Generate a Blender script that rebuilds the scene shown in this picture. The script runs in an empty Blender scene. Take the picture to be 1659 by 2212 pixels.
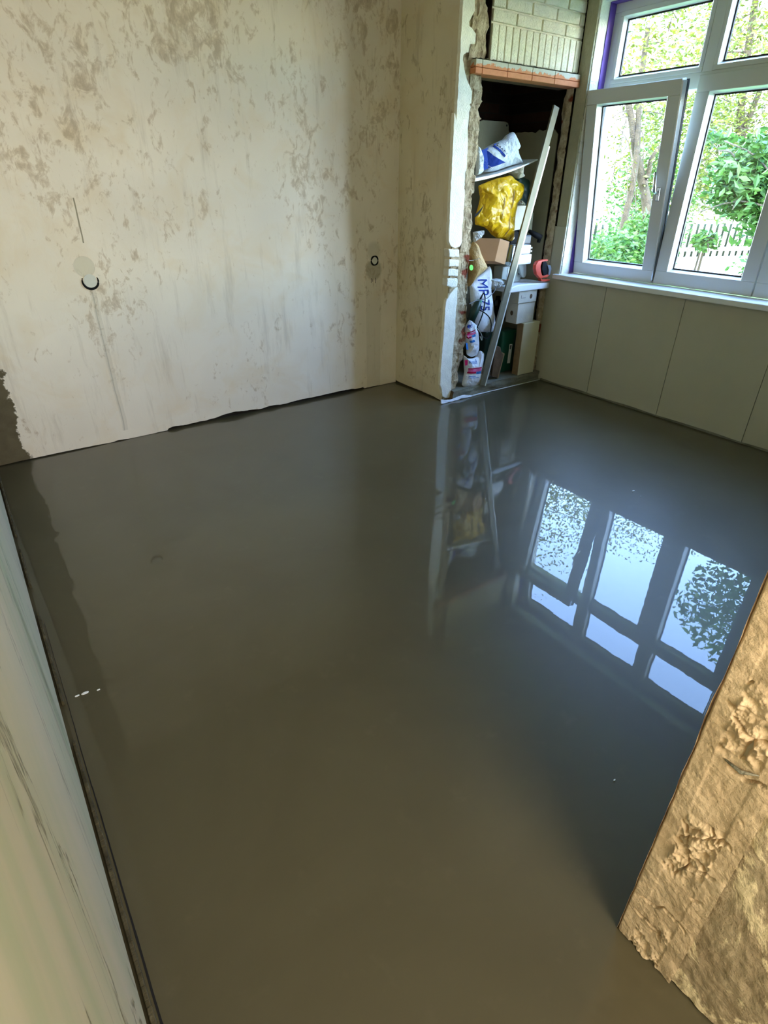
import bpy, bmesh, math, random
import numpy as np
from mathutils import Vector, Matrix, noise
from mathutils.bvhtree import BVHTree

random.seed(7)
K = 0.91                       # plan unit -> metres
SC = bpy.context.scene
COL = SC.collection

# ------------------------------------------------------------------ camera
F_PX, YAW, PITCH, ROLL, CAM_H = 1222.75, math.radians(-35.7229), math.radians(-30.0932), math.radians(0.3524), 1.6
ROT = Matrix.Rotation(YAW, 3, 'Z') @ Matrix.Rotation(math.pi/2 + PITCH, 3, 'X') @ Matrix.Rotation(ROLL, 3, 'Z')
cam_d = bpy.data.cameras.new('camera'); cam = bpy.data.objects.new('camera', cam_d); COL.objects.link(cam)
cam.matrix_world = Matrix.Translation((0, 0, CAM_H*K)) @ ROT.to_4x4()
cam_d.sensor_fit = 'VERTICAL'; cam_d.sensor_height = 24.0; cam_d.lens = 24.0*F_PX/2212
cam_d.clip_start = 0.01; cam_d.clip_end = 500
SC.camera = cam

# ------------------------------------------------------------------ light
W = bpy.data.worlds.new('world'); SC.world = W; W.use_nodes = True
wn = W.node_tree.nodes; wl = W.node_tree.links
sky = wn.new('ShaderNodeTexSky'); sky.sky_type = 'NISHITA'; sky.sun_disc = False
sky.sun_elevation = math.radians(42); sky.sun_rotation = math.radians(215); sky.air_density = 1.0; sky.dust_density = .3; sky.ozone_density = 3.0
wn['Background'].inputs['Strength'].default_value = 8.5
wl.new(sky.outputs[0], wn['Background'].inputs[0])

def lamp(name, kind, loc, power, col, **kw):
    d = bpy.data.lights.new(name, kind); d.energy = power; d.color = col
    for k, v in kw.items(): setattr(d, k, v)
    o = bpy.data.objects.new(name, d); COL.objects.link(o); o.location = Vector(loc)*K
    return o
sun = lamp('sun', 'SUN', (0, 0, 20), 15.0, (1.0, .93, .8), angle=math.radians(.6))
sun.rotation_euler = Vector((0.62, 0.12, -0.78)).to_track_quat('-Z', 'Y').to_euler()
hall = lamp('hall_lamp', 'AREA', (.40, -1.5, 2.0), 82, (1.0, .88, .71), shape='RECTANGLE', size=1.2, size_y=1.2)
hall.rotation_euler = Vector((.1, 1, -.35)).to_track_quat('-Z', 'Z').to_euler()
por = lamp('window_portal', 'AREA', (4.60, 2.24, 1.82), 1, (1, 1, 1), shape='RECTANGLE', size=2.34*K, size_y=1.86*K)
por.rotation_euler = Vector((-1, 0, 0)).to_track_quat('-Z', 'Y').to_euler()
por.data.cycles.is_portal = True
SC.view_settings.view_transform = 'Standard'; SC.view_settings.look = 'None'
SC.view_settings.exposure = 0.0; SC.view_settings.gamma = 1; SC.view_settings.use_curve_mapping = False
SC.cycles.max_bounces = 10; SC.cycles.diffuse_bounces = 6; SC.cycles.transparent_max_bounces = 16
SC.cycles.glossy_bounces = 5; SC.cycles.sample_clamp_indirect = 8

# ------------------------------------------------------------------ helpers
def ray(px, py):
    return (ROT @ Vector((px-829.5, -(py-1106), -F_PX))).normalized()
def P(px, py, ax, v):
    d = ray(px, py); i = 'xyz'.index(ax); c = Vector((0, 0, CAM_H))
    return c + d*((v-c[i])/d[i])
def far(px, py, dist):
    d = ray(px, py); t = dist/math.hypot(d.x, d.y)
    return Vector((0, 0, CAM_H)) + d*t
def fbm(x, y, z, o=4):
    return noise.fractal(Vector((x, y, z)), 1.0, 2.0, o)

class MB:
    def __init__(s): s.v = []; s.f = []; s.mi = []
    def add(s, vs, fs, m=0):
        n = len(s.v); s.v += [Vector(v) for v in vs]; s.f += [[i+n for i in f] for f in fs]; s.mi += [m]*len(fs)
    def box(s, x0, x1, y0, y1, z0, z1, M=None, m=0):
        vs = [Vector((x, y, z)) for x in (x0, x1) for y in (y0, y1) for z in (z0, z1)]
        if M: vs = [M @ v for v in vs]
        s.add(vs, [(0, 1, 3, 2), (4, 6, 7, 5), (0, 4, 5, 1), (2, 3, 7, 6), (0, 2, 6, 4), (1, 5, 7, 3)], m)
    def ext(s, pts, off, m=0):
        """closed outline (list of Vectors) extruded by off"""
        n = len(pts); off = Vector(off); vs = [Vector(p) for p in pts] + [Vector(p)+off for p in pts]
        s.add(vs, [list(range(n)), list(range(2*n-1, n-1, -1))] + [[i, i+n, (i+1) % n+n, (i+1) % n] for i in range(n)], m)
    def tube(s, path, r, k=8, caps=True, m=0):
        path = [Vector(p) for p in path]; n = len(path)
        rs = r if isinstance(r, (list, tuple)) else [r]*n
        vs = []; up = Vector((0, 0, 1))
        for i, p in enumerate(path):
            t = (path[min(i+1, n-1)]-path[max(i-1, 0)]).normalized()
            a = t.cross(up)
            if a.length < .2: a = t.cross(Vector((1, 0, 0)))
            a.normalize(); b = t.cross(a)
            vs += [p + (a*math.cos(2*math.pi*j/k) + b*math.sin(2*math.pi*j/k))*rs[i] for j in range(k)]
        fs = [[i*k+j, i*k+(j+1) % k, (i+1)*k+(j+1) % k, (i+1)*k+j] for i in range(n-1) for j in range(k)]
        if caps: fs += [list(range(k)), list(range((n-1)*k+k-1, (n-1)*k-1, -1))]
        s.add(vs, fs, m)
    def grid(s, fn, nu, nv, m=0, wrap=False):
        vs = [fn(i/nu, j/nv) for j in range(nv+1) for i in range(nu+1)]
        s.add(vs, [(j*(nu+1)+i, j*(nu+1)+i+1, (j+1)*(nu+1)+i+1, (j+1)*(nu+1)+i) for j in range(nv) for i in range(nu)], m)
    def build(s, name, mats, parent=None, smooth=False, bevel=0, seg=2, org=None, recalc=True):
        vs = s.v
        if org is None:
            xs = [v.x for v in vs]; ys = [v.y for v in vs]; zs = [v.z for v in vs]
            org = Vector(((min(xs)+max(xs))/2, (min(ys)+max(ys))/2, min(zs)))
        org = Vector(org)
        me = bpy.data.meshes.new(name); me.from_pydata([(v-org)*K for v in vs], [], s.f); me.update()
        mats = mats if isinstance(mats, (list, tuple)) else [mats]
        for m in mats: me.materials.append(m)
        if len(mats) > 1: me.polygons.foreach_set('material_index', s.mi)
        if recalc:
            bm = bmesh.new(); bm.from_mesh(me); bmesh.ops.recalc_face_normals(bm, faces=bm.faces); bm.to_mesh(me); bm.free()
        if smooth: me.polygons.foreach_set('use_smooth', [True]*len(me.polygons))
        o = bpy.data.objects.new(name, me); COL.objects.link(o)
        o.location = org*K
        if parent is not None:
            o.parent = parent; o.location = org*K - wloc(parent)
        if bevel:
            b = o.modifiers.new('bevel', 'BEVEL'); b.width = bevel*K; b.segments = seg; b.limit_method = 'ANGLE'; b.angle_limit = .6
        return o
def wloc(o):
    l = Vector(o.location)
    while o.parent: o = o.parent; l += Vector(o.location)
    return l
def thing(name, loc, label, cat, group=None):
    o = bpy.data.objects.new(name, None); COL.objects.link(o); o.location = Vector(loc)*K
    o.empty_display_size = .05; return tag(o, label, cat, group)
def tag(o, label, cat, group=None, kind=None):
    o['label'] = label; o['category'] = cat
    if group: o['group'] = group
    if kind: o['kind'] = kind
    return o
def struct(o, label=None):
    o['kind'] = 'structure'
    if label: o['label'] = label
    return o

# ------------------------------------------------------------------ materials
def s2l(c): return tuple(((x/255)/12.92 if x/255 <= .04045 else ((x/255+.055)/1.055)**2.4) for x in c)
class Mat:
    def __init__(s, name, col=(.5, .5, .5), rough=.7, metal=0.0, spec=.5):
        s.m = bpy.data.materials.new(name); s.m.use_nodes = True; s.t = s.m.node_tree; s.b = s.t.nodes['Principled BSDF']
        s.b.inputs['Base Color'].default_value = (*col, 1); s.b.inputs['Roughness'].default_value = rough
        s.b.inputs['Metallic'].default_value = metal; s.b.inputs['Specular IOR Level'].default_value = spec
    def n(s, ty, **kw):
        nd = s.t.nodes.new(ty)
        for k, v in kw.items():
            if k.startswith('_'): setattr(nd, k[1:], v)
            else: nd.inputs[k].default_value = v
        return nd
    def l(s, a, b): s.t.links.new(a, b)
    def pos(s, scale=(1, 1, 1)):
        g = s.n('ShaderNodeNewGeometry'); mp = s.n('ShaderNodeMapping')
        mp.inputs['Scale'].default_value = tuple(q/K for q in scale); s.l(g.outputs['Position'], mp.inputs[0]); return mp.outputs[0]
    def noise(s, vec, scale, detail=4, rough=.55, dist=0.0):
        nd = s.n('ShaderNodeTexNoise', Scale=scale, Detail=detail, Roughness=rough, Distortion=dist); s.l(vec, nd.inputs['Vector']); return nd.outputs[0]
    def ramp(s, fac, stops, interp='LINEAR'):
        r = s.n('ShaderNodeValToRGB'); r.color_ramp.interpolation = interp; e = r.color_ramp.elements
        while len(e) < len(stops): e.new(.5)
        for q, (p, c) in zip(e, stops):
            q.position = p; q.color = (*c, 1) if isinstance(c, tuple) else (c, c, c, 1)
        s.l(fac, r.inputs[0]); return r.outputs[0]
    def mix(s, fac, a, b):
        m = s.n('ShaderNodeMix', _data_type='RGBA')
        for sock, v in ((m.inputs[0], fac), (m.inputs[6], a), (m.inputs[7], b)):
            if hasattr(v, 'links'): s.l(v, sock)
            else: sock.default_value = v if not isinstance(v, tuple) else (*v, 1)
        return m.outputs[2]
    def math(s, op, a, b=0.0, c=0.0):
        m = s.n('ShaderNodeMath', _operation=op)
        for i, v in enumerate((a, b, c)):
            if hasattr(v, 'links'): s.l(v, m.inputs[i])
            else: m.inputs[i].default_value = v
        return m.outputs[0]
    def xyz(s, vec):
        x = s.n('ShaderNodeSeparateXYZ'); s.l(vec, x.inputs[0]); return x.outputs
    def col(s, c): s.l(c, s.b.inputs['Base Color']); return s
    def bump(s, h, dist=.01, strength=1.0):
        b = s.n('ShaderNodeBump', Strength=strength, Distance=dist*K); s.l(h, b.inputs['Height']); s.l(b.outputs[0], s.b.inputs['Normal']); return s
def plain(name, rgb, rough=.6, metal=0.0, spec=.5, var=.12, scale=9, bump=0.0):
    if rough >= .6: spec = .25
    if name.endswith('_ink') or name == 'black_plastic': rough = .7; spec = .1
    m = Mat(name, s2l(rgb), rough, metal, spec); c = s2l(rgb); p = m.pos()
    n = m.noise(p, scale, 5)
    m.col(m.ramp(n, [(.3, tuple(x*(1-var) for x in c)), (.7, tuple(min(1, x*(1+var)) for x in c))]))
    if bump: m.bump(m.noise(p, scale*6, 4), bump)
    return m.m

def plaster_wall(name, base, stain, up_axis_amount=1.0, cement=False, bias=0.0):
    m = Mat(name, base, .75, 0, .25); p = m.pos(); x, y, z = m.xyz(p)
    big = m.noise(p, 1.1, 3); mid = m.noise(p, 3.2, 4, .6, .6)
    c = m.mix(m.ramp(big, [(.35, 0.0), (.65, 1.0)]), tuple(q*.93 for q in base), tuple(min(1, q*1.05) for q in base))
    # warm cloud tint
    c = m.mix(m.math('MULTIPLY', m.ramp(mid, [(.5, 0.0), (.75, 1.0)]), .55), c, (base[0]*.92, base[1]*.82, base[2]*.66))
    # torn paper residue: clusters of fine slightly vertical flecks
    pv = m.pos((1.0, 1.0, .62)); fine = m.noise(pv, 13, 6, .68, .9); fine2 = m.noise(pv, 33, 4, .6, .4)
    cl = m.noise(m.pos((1.0, 1.0, .8)), 1.9, 3, .5, .5)
    zz = m.math('MULTIPLY_ADD', z, .045*up_axis_amount, -.05+bias)
    f = m.math('ADD', m.math('MULTIPLY_ADD', fine, .70, m.math('MULTIPLY', fine2, .30)), m.math('MULTIPLY_ADD', cl, .36, zz))
    k = m.ramp(f, [(.735, 0.0), (.80, 1.0)])
    k2 = m.ramp(f, [(.80, 0.0), (.87, 1.0)])
    c = m.mix(m.math('MULTIPLY', k, .45), c, stain); c = m.mix(m.math('MULTIPLY', k2, .35), c, tuple(q*.7 for q in stain))
    # trowel strokes
    st = m.noise(m.pos((5, 5, .6)), 2.2, 5, .7)
    c = m.mix(m.math('MULTIPLY', m.ramp(st, [(.56, 0.0), (.7, 1.0)]), .22), c, tuple(q*.6 for q in stain))
    if cement:
        nz = m.noise(p, 9, 5, .7)
        e = m.math('ADD', x, m.math('MULTIPLY_ADD', nz, -.16, .08))
        g = m.ramp(e, [(.085, 1.0), (.09, 0.0)])
        cem = m.mix(m.noise(p, 14, 5), s2l((78, 70, 50)), s2l((118, 108, 84)))
        c = m.mix(g, c, cem)
        # filled cable chase and box patch
        def line(xc, w, z0, z1, k, colr, cc):
            d = m.math('ABSOLUTE', m.math('ADD', x, m.math('ADD', m.math('MULTIPLY_ADD', m.noise(p, 5, 2), .02, -.01), -xc)))
            a = m.math('MULTIPLY', m.math('LESS_THAN', d, w), m.math('MULTIPLY', m.math('GREATER_THAN', z, z0), m.math('LESS_THAN', z, z1)))
            return m.mix(m.math('MULTIPLY', a, k), cc, colr)
        c = line(.708, .018, .07, 1.03, .16, s2l((140, 135, 108)), c); c = line(.702, .004, .07, 1.0, .25, s2l((95, 90, 62)), c)
        c = line(.722, .004, 1.28, 1.52, .75, s2l((110, 100, 66)), c)
        c = line(2.86, .075, .0, 1.03, .15, s2l((150, 142, 112)), c)
        def disc(xc, zc, r, k, colr, cc, soft=.004):
            dx = m.math('ADD', x, -xc); dz = m.math('ADD', z, -zc)
            r2 = m.math('SQRT', m.math('ADD', m.math('MULTIPLY', dx, dx), m.math('MULTIPLY', dz, dz)))
            return m.mix(m.math('MULTIPLY', m.ramp(r2, [(r-soft, 1.0), (r, 0.0)]), k), cc, colr)
        c = disc(.695, 1.148, .062, .25, s2l((120, 118, 88)), c); c = disc(.695, 1.148, .058, .7, s2l((222, 214, 192)), c)
        c = disc(2.868, .985, .085, .5, s2l((150, 145, 118)), c, .02); c = disc(2.868, 1.13, .08, .3, s2l((160, 155, 128)), c, .03)
    m.col(c)
    h = m.math('MULTIPLY_ADD', k, -.3, m.math('MULTIPLY', fine, .5)); m.bump(h, .004, .6)
    return m.m

M = {}
M['wallA'] = plaster_wall('scraped_plaster', s2l((240, 230, 214)), s2l((186, 162, 128)), 1.0, True)
M['wallB'] = plaster_wall('scraped_plaster_side', s2l((222, 210, 182)), s2l((154, 130, 86)), .2, False, .035)
M['white_plaster'] = plain('painted_plaster_edge', (246, 242, 226), .6, var=.08, scale=16, bump=.004)
M['shade_backing'] = plain('recess_shade_backing', (38, 34, 28), .9)  # dark backing; its near-black also paints the shadow under the plaster edge
M['board'] = plain('gypsum_board', (192, 188, 166), .8, var=.04, scale=3)
M['board_edge'] = plain('gypsum_board_edge', (215, 215, 205), .8)
M['ceiling'] = plain('ceiling_plaster', (190, 182, 160), .9, var=.06, scale=2)
M['pvc'] = plain('white_window_frame', (218, 220, 218), .35, var=.015, scale=2)
M['bead'] = plain('white_glazing_bead', (245, 247, 248), .3, var=.01)
M['gasket'] = plain('black_gasket', (22, 22, 26), .5)
M['sill'] = plain('white_sill', (236, 238, 238), .3, var=.02)
M['purple'] = plain('purple_sealing_tape', (96, 66, 150), .5, var=.15, scale=12)
M['painted_brick'] = plain('cream_painted_brick', (226, 220, 194), .65, var=.08, scale=14, bump=.006)
M['white_brick'] = plain('white_painted_brick', (236, 232, 220), .65, var=.07, scale=14, bump=.006)
M['concrete'] = plain('grey_concrete', (140, 138, 122), .85, var=.25, scale=12, bump=.006)
M['screed_step'] = plain('grey_step', (128, 126, 112), .8, var=.2, scale=9, bump=.004)
M['black'] = plain('black_plastic', (24, 25, 27), .4, var=.2)
M['darkgrey'] = plain('dark_grey_plastic', (88, 90, 96), .4, var=.1)
M['grey'] = plain('grey_plastic', (168, 172, 164), .45, var=.06)
M['white'] = plain('white_plastic', (238, 240, 240), .35, var=.03)
M['alu'] = plain('aluminium', (118, 112, 92), .5, .25, var=.1, scale=20)
M['alu_lit'] = plain('aluminium_lit_edge', (222, 224, 214), .4, .2, var=.04, scale=20)  # lighter aluminium copy; light on the bar's edge is put into the colour
M['steel'] = plain('chrome', (205, 208, 210), .18, .9, var=.03)
M['card'] = plain('cardboard', (176, 138, 104), .85, var=.07, scale=8)
M['kraft'] = plain('kraft_paper', (182, 150, 96), .55, var=.16, scale=14, bump=.006)
M['box_white'] = plain('chalky_white_block', (206, 200, 184), .85, var=.07, scale=10, bump=.003)
M['panel_wood'] = plain('pale_wood_panel', (212, 204, 176), .7, var=.04, scale=4)
M['shade_and_edge_brown'] = plain('side_shade_and_edge_brown', (150, 124, 92), .8, var=.18, scale=18)  # brown for small edges, also painted shade on the pale panel's side
M['green'] = plain('dark_green_plastic', (26, 88, 66), .4, var=.12)
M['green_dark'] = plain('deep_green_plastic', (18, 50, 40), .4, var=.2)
M['brown'] = plain('rusty_brown_tile', (104, 84, 64), .8, var=.3, scale=14, bump=.005)
M['red'] = plain('orange_red_plastic', (206, 72, 50), .4, var=.08)
M['paper'] = plain('white_paper_sack', (236, 240, 246), .6, var=.04, scale=12, bump=.004)
M['bag'] = plain('translucent_white_bag', (206, 216, 224), .35, var=.07, scale=14, bump=.006)
M['ink_blue'] = plain('blue_ink', (34, 62, 148), .5, var=.08)
M['ink_midblue'] = plain('mid_blue_ink', (58, 124, 196), .5)
M['ink_navy'] = plain('navy_ink', (22, 26, 66), .5)
M['ink_red'] = plain('magenta_red_ink', (176, 26, 74), .5)
M['ink_pink'] = plain('pink_ink', (222, 110, 160), .5)
M['ink_white'] = plain('white_ink', (232, 238, 246), .5)
M['lime'] = plain('bright_green_sticker', (90, 240, 60), .5)
M['foil'] = plain('clear_foil', (214, 220, 224), .25, var=.1, scale=20, bump=.01)
M['bark'] = plain('tree_bark', (62, 54, 40), .9, var=.3, scale=10, bump=.02)
M['bark_grey'] = plain('grey_tree_bark', (78, 76, 66), .9, var=.25, scale=8, bump=.02)
M['house'] = plain('pale_house_render', (232, 226, 214), .9, var=.03, scale=1)
M['house_pane'] = plain('house_window_glass', (70, 84, 92), .15)
M['roof'] = plain('roof_tiles', (150, 96, 74), .8)
M['fence'] = plain('white_picket_paint', (240, 238, 230), .7)
M['ground'] = plain('pale_paving', (214, 206, 190), .9, var=.12, scale=.8)
M['grass'] = plain('lawn', (92, 128, 50), .95, var=.3, scale=2)

def rubble():
    m = Mat('broken_brick_and_mortar', (.5, .4, .3), .9, 0, .2); p = m.pos(); x, y, z = m.xyz(p)
    n = m.noise(p, 16, 6, .65); n2 = m.noise(m.pos((.5, .5, 1)), 7.5, 2, .4)
    c = m.ramp(n, [(.3, s2l((120, 98, 76))), (.5, s2l((186, 168, 138))), (.7, s2l((214, 200, 174)))])
    c = m.mix(m.ramp(n2, [(.63, 0.0), (.66, 1.0)]), c, s2l((138, 72, 54)))
    m.col(c); m.bump(m.noise(p, 40, 6, .7), .012); return m.m
M['rubble'] = rubble()
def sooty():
    m = Mat('sooty_brick_and_slot_shade', (.05, .04, .03), .95, 0, .1); p = m.pos()
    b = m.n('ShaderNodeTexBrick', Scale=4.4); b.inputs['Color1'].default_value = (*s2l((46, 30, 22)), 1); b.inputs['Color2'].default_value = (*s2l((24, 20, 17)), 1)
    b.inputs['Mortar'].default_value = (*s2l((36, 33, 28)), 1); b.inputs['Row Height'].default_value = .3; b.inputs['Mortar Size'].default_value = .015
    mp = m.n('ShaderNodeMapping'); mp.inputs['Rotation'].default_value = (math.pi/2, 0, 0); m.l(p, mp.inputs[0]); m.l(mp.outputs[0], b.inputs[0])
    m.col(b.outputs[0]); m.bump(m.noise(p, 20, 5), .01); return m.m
M['soot_and_shade'] = sooty()
M['closet_paint'] = plain('old_closet_paint', (150, 146, 122), .85, var=.12, scale=6, bump=.004)
def orange_brick():
    m = Mat('orange_lintel_brick', (.6, .25, .1), .8, 0, .3); p = m.pos(); x, y, z = m.xyz(p)
    n = m.noise(p, 22, 6, .7); c = m.mix(n, s2l((196, 116, 72)), s2l((226, 150, 106)))
    g = m.math('ADD', z, m.math('MULTIPLY_ADD', m.noise(p, 11, 5, .75), .11, -.055))
    c = m.mix(m.ramp(g, [(0, 0.0), (1, 1.0)]) if False else m.math('GREATER_THAN', g, 2.287), c, m.mix(n, s2l((176, 170, 150)), s2l((206, 200, 180))))
    m.col(c); m.bump(n, .004); return m.m
M['orange'] = orange_brick()
def screed():
    m = Mat('wet_screed', s2l((96, 92, 76)), .42, 0, .32); p = m.pos()
    n = m.noise(p, 1.3, 5, .6, .5); n2 = m.noise(p, 9, 5, .6)
    c = m.ramp(n, [(.3, s2l((74, 69, 51))), (.7, s2l((84, 79, 60)))])
    c = m.mix(m.math('MULTIPLY', m.ramp(n2, [(.6, 0.0), (.8, 1.0)]), .25), c, s2l((104, 98, 78)))
    m.col(c); m.b.inputs['IOR'].default_value = 1.5
    m.b.inputs['Coat Weight'].default_value = 1; m.b.inputs['Coat IOR'].default_value = 1.38; m.b.inputs['Coat Roughness'].default_value = .008
    h = m.math('ADD', m.noise(p, 4.5, 2), m.math('MULTIPLY', m.noise(p, 26, 3), .09))
    m.bump(h, .0006, .5); m.l(m.b.inputs['Normal'].links[0].from_socket, m.b.inputs['Coat Normal']); return m.m
M['screed'] = screed()
def marble():
    m = Mat('veined_stone_panel', s2l((200, 200, 174)), .28, 0, .4)
    v = m.pos((1, .36, 1)); p = m.n('ShaderNodeMapping'); p.inputs['Rotation'].default_value = (math.radians(24), 0, 0); m.l(m.pos(), p.inputs[0])
    q = m.n('ShaderNodeMapping'); q.inputs['Scale'].default_value = (1, 2.3, .55); m.l(p.outputs[0], q.inputs[0]); q = q.outputs[0]
    a = m.noise(q, 1.0, 5, .6, 1.0); b = m.noise(q, 1.25, 6, .6, 1.3); e = m.noise(q, 2.3, 4, .5, .8)
    c = m.ramp(a, [(.3, s2l((190, 200, 166))), (.5, s2l((216, 212, 186))), (.7, s2l((230, 218, 196)))])
    vein = m.ramp(m.math('ABSOLUTE', m.math('ADD', b, -.5)), [(0, 1.0), (.006, .3), (.016, 0.0)])
    c = m.mix(m.math('MULTIPLY', vein, m.ramp(e, [(.42, 0.0), (.5, .95)])), c, s2l((104, 100, 76)))
    m.col(c); return m.m
M['marble'] = marble()
def jamb(name, peel):
    m = Mat(name, (.5, .4, .25), .9, 0, .2); p = m.pos()
    n = m.noise(p, 11, 6, .65); n2 = m.noise(p, 60, 4, .6); n3 = m.noise(m.pos((1, .8, .55)), 7, 6, .66, .8)
    if not peel:
        c = m.ramp(n, [(.3, s2l((196, 172, 138))), (.6, s2l((218, 196, 162))), (.8, s2l((230, 212, 182)))])
        # a few dark pinholes in the crumbled mortar
        v = m.n('ShaderNodeTexVoronoi', Scale=17.0); m.l(p, v.inputs['Vector'])
        c = m.mix(m.math('MULTIPLY', m.ramp(v.outputs['Distance'], [(.03, 1.0), (.07, 0.0)]), m.math('GREATER_THAN', n, .56)), c, s2l((60, 40, 24)))
    else:
        c = m.ramp(n, [(.3, s2l((158, 140, 112))), (.7, s2l((190, 174, 144)))])
        c = m.mix(m.ramp(n3, [(.48, 0.0), (.51, 1.0)]), c, s2l((232, 216, 178)))
    m.col(c); m.bump(m.math('ADD', n, m.math('MULTIPLY_ADD', n2, .35, m.math('MULTIPLY', n3, .8 if peel else .2))), .012, .8); return m.m
M['jamb'] = jamb('crumbled_mortar', False); M['jamb_peel'] = jamb('peeling_plaster', True)
def cement_strip():
    m = Mat('rough_cement', (.1, .08, .05), .9); p = m.pos(); n = m.noise(p, 18, 6, .7)
    m.col(m.ramp(n, [(.3, s2l((46, 42, 26))), (.6, s2l((84, 78, 56))), (.8, s2l((130, 124, 100)))])); m.bump(n, .01); return m.m
M['cement'] = cement_strip()
def yellow():
    m = Mat('yellow_plastic_bag', s2l((226, 184, 14)), .32, 0, .5); p = m.pos()
    m.col(m.ramp(m.noise(p, 8, 4), [(.3, s2l((204, 158, 4))), (.7, s2l((230, 186, 20)))]))
    v = m.n('ShaderNodeTexVoronoi', Scale=8.0, _feature='DISTANCE_TO_EDGE'); wv = m.n('ShaderNodeVectorMath', _operation='ADD'); nz = m.n('ShaderNodeTexNoise', Scale=7.0); m.l(p, nz.inputs['Vector']); m.l(p, wv.inputs[0]); ns = m.n('ShaderNodeVectorMath', _operation='SCALE', Scale=.12); m.l(nz.outputs[1], ns.inputs[0]); m.l(ns.outputs[0], wv.inputs[1]); m.l(wv.outputs[0], v.inputs['Vector'])
    m.bump(m.math('ADD', m.math('MULTIPLY', m.noise(p, 9, 3, .6, .5), .6), m.math('MULTIPLY', v.outputs[0], 1.2)), .045, .75); return m.m
M['yellow'] = yellow()
def glass():
    m = Mat('window_glass'); t = m.t; t.nodes.remove(m.b)
    tr = m.n('ShaderNodeBsdfTransparent', Color=(.985, .985, .985, 1)); gl = m.n('ShaderNodeBsdfGlossy', Roughness=.0)
    fr = m.n('ShaderNodeFresnel'); gg = m.n('ShaderNodeNewGeometry'); m.l(m.math('MULTIPLY_ADD', gg.outputs['Backfacing'], 1/1.5-1.5, 1.5), fr.inputs[0]); mx = m.n('ShaderNodeMixShader'); m.l(fr.outputs[0], mx.inputs[0]); m.l(tr.outputs[0], mx.inputs[1]); m.l(gl.outputs[0], mx.inputs[2])
    m.l(mx.outputs[0], t.nodes['Material Output'].inputs[0]); return m.m
M['glass'] = glass()
def leaf(name, a, b, tr=.35):
    m = Mat(name, a, .5, 0, .35); p = m.pos(); n = m.noise(p, 3.0, 3)
    w = m.n('ShaderNodeTexWhiteNoise'); g = m.n('ShaderNodeNewGeometry'); m.l(g.outputs['Random Per Island'], w.inputs[0]) if False else None
    c = m.mix(g.outputs['Random Per Island'], a, b)
    m.col(c); d = m.n('ShaderNodeBsdfTranslucent'); m.l(c, d.inputs[0]); mx = m.n('ShaderNodeMixShader', Fac=tr)
    m.l(m.b.outputs[0], mx.inputs[1]); m.l(d.outputs[0], mx.inputs[2]); m.l(mx.outputs[0], m.t.nodes['Material Output'].inputs[0]); return m.m
M['leaf_y'] = leaf('yellow_green_leaves', s2l((48, 64, 14)), s2l((98, 106, 24)), .3)
M['leaf_g'] = leaf('fresh_green_leaves', s2l((40, 78, 28)), s2l((78, 108, 42)))
M['leaf_d'] = leaf('deep_green_leaves', s2l((34, 72, 26)), s2l((70, 108, 44)), .25)

# ================================================================== SETTING
XL, XR, YB, YF, ZC = -.107, 4.28, 4.15, .228, 3.0
HX1 = 2.2; HY0 = -3.2          # adjoining hall behind the camera
# floor: one continuous wet screed, through the doorway
b = MB()
b.grid(lambda u, v: Vector((XL-.02 + u*(XR-XL+.02), -.35 + v*(YB+.03+.35), 0)), 40, 40)
fl = struct(b.build('floor', M['screed'], org=(2, 2, 0), recalc=False), 'glossy wet grey brown screed floor')
b = MB(); b.box(XL-.03, XR+.25, HY0, YB+.05, -.12, -.03); struct(b.build('trim_1', M['shade_backing']), 'dark bed under the screed')
b = MB(); b.box(XL, HX1, HY0, -.35, -.03, -.002); struct(b.build('trim_2', M['concrete']), 'floor of the adjoining hall')
b = MB(); b.box(XL-.15, 4.7, HY0-.1, 4.3, ZC, ZC+.15); struct(b.build('ceiling', M['ceiling']))

# back wall: substrate + scraped plaster coat with a ragged lower edge
b = MB(); b.box(XL-.15, 3.3, YB+.03, YB+.15, -.1, ZC); wback = struct(b.build('wall_back', M['shade_backing']), 'scraped cream plaster wall')
b = MB(); N = 240; fr = []; bk = []
def rag(t, seed, amp=.028):
    return max(.002, .010 + amp*fbm(t*1.6, seed, 0, 3) + .006*fbm(t*11, seed, 3, 3))
pts = []
for i in range(N+1):
    x = XL + (3.11-XL)*i/N
    zb = rag(x, 1.3) if x > .62 else rag(x, 1.3)*.25+.001
    if 1.0 < x < 2.75: zb += .013
    pts.append((x, zb))
vs = []; fs = []
for x, zb in pts: vs += [(x, YB, zb), (x, YB, ZC), (x, YB+.03, zb)]
for i in range(N): a = 3*i; fs += [(a, a+3, a+4, a+1), (a, a+2, a+5, a+3)]
b.add(vs, fs); b.build('plaster_coat', M['wallA'], wback)
# left wall + veined stone panel
b = MB(); b.box(XL-.13, XL-.022, HY0, YB+.05, -.1, ZC); wl_ = struct(b.build('wall_left', M['cement']))
b = MB(); pts = []
for i in range(121):
    y = HY0+.1 + (3.95-HY0-.1)*i/120
    pts.append(Vector((XL-.006, y, .092 + .006*fbm(y*3, 5, 5))))
b.ext(pts + [Vector((XL-.006, 3.95, ZC)), Vector((XL-.006, HY0+.1, ZC))], (-.012, 0, 0))
pn = b.build('stone_panel', M['marble']); tag(pn, 'pale greenish stone-look panel with thin dark veins covering the left wall', 'wall panel')
# crumbs of mortar along the foot of the left wall
b = MB()
for i in range(240):
    y = .3 + 3.7*i/240; r = .004 + .004*abs(fbm(y*9, 3, 1))
    if fbm(y*2.2, 8, 8) > -.25: b.box(XL-.004, XL+r*1.3, y, y+.0165, 0, .012+r*2)
struct(b.build('baseboard_left', M['cement'], bevel=.002), 'mortar residue along the foot of the left wall')

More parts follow.
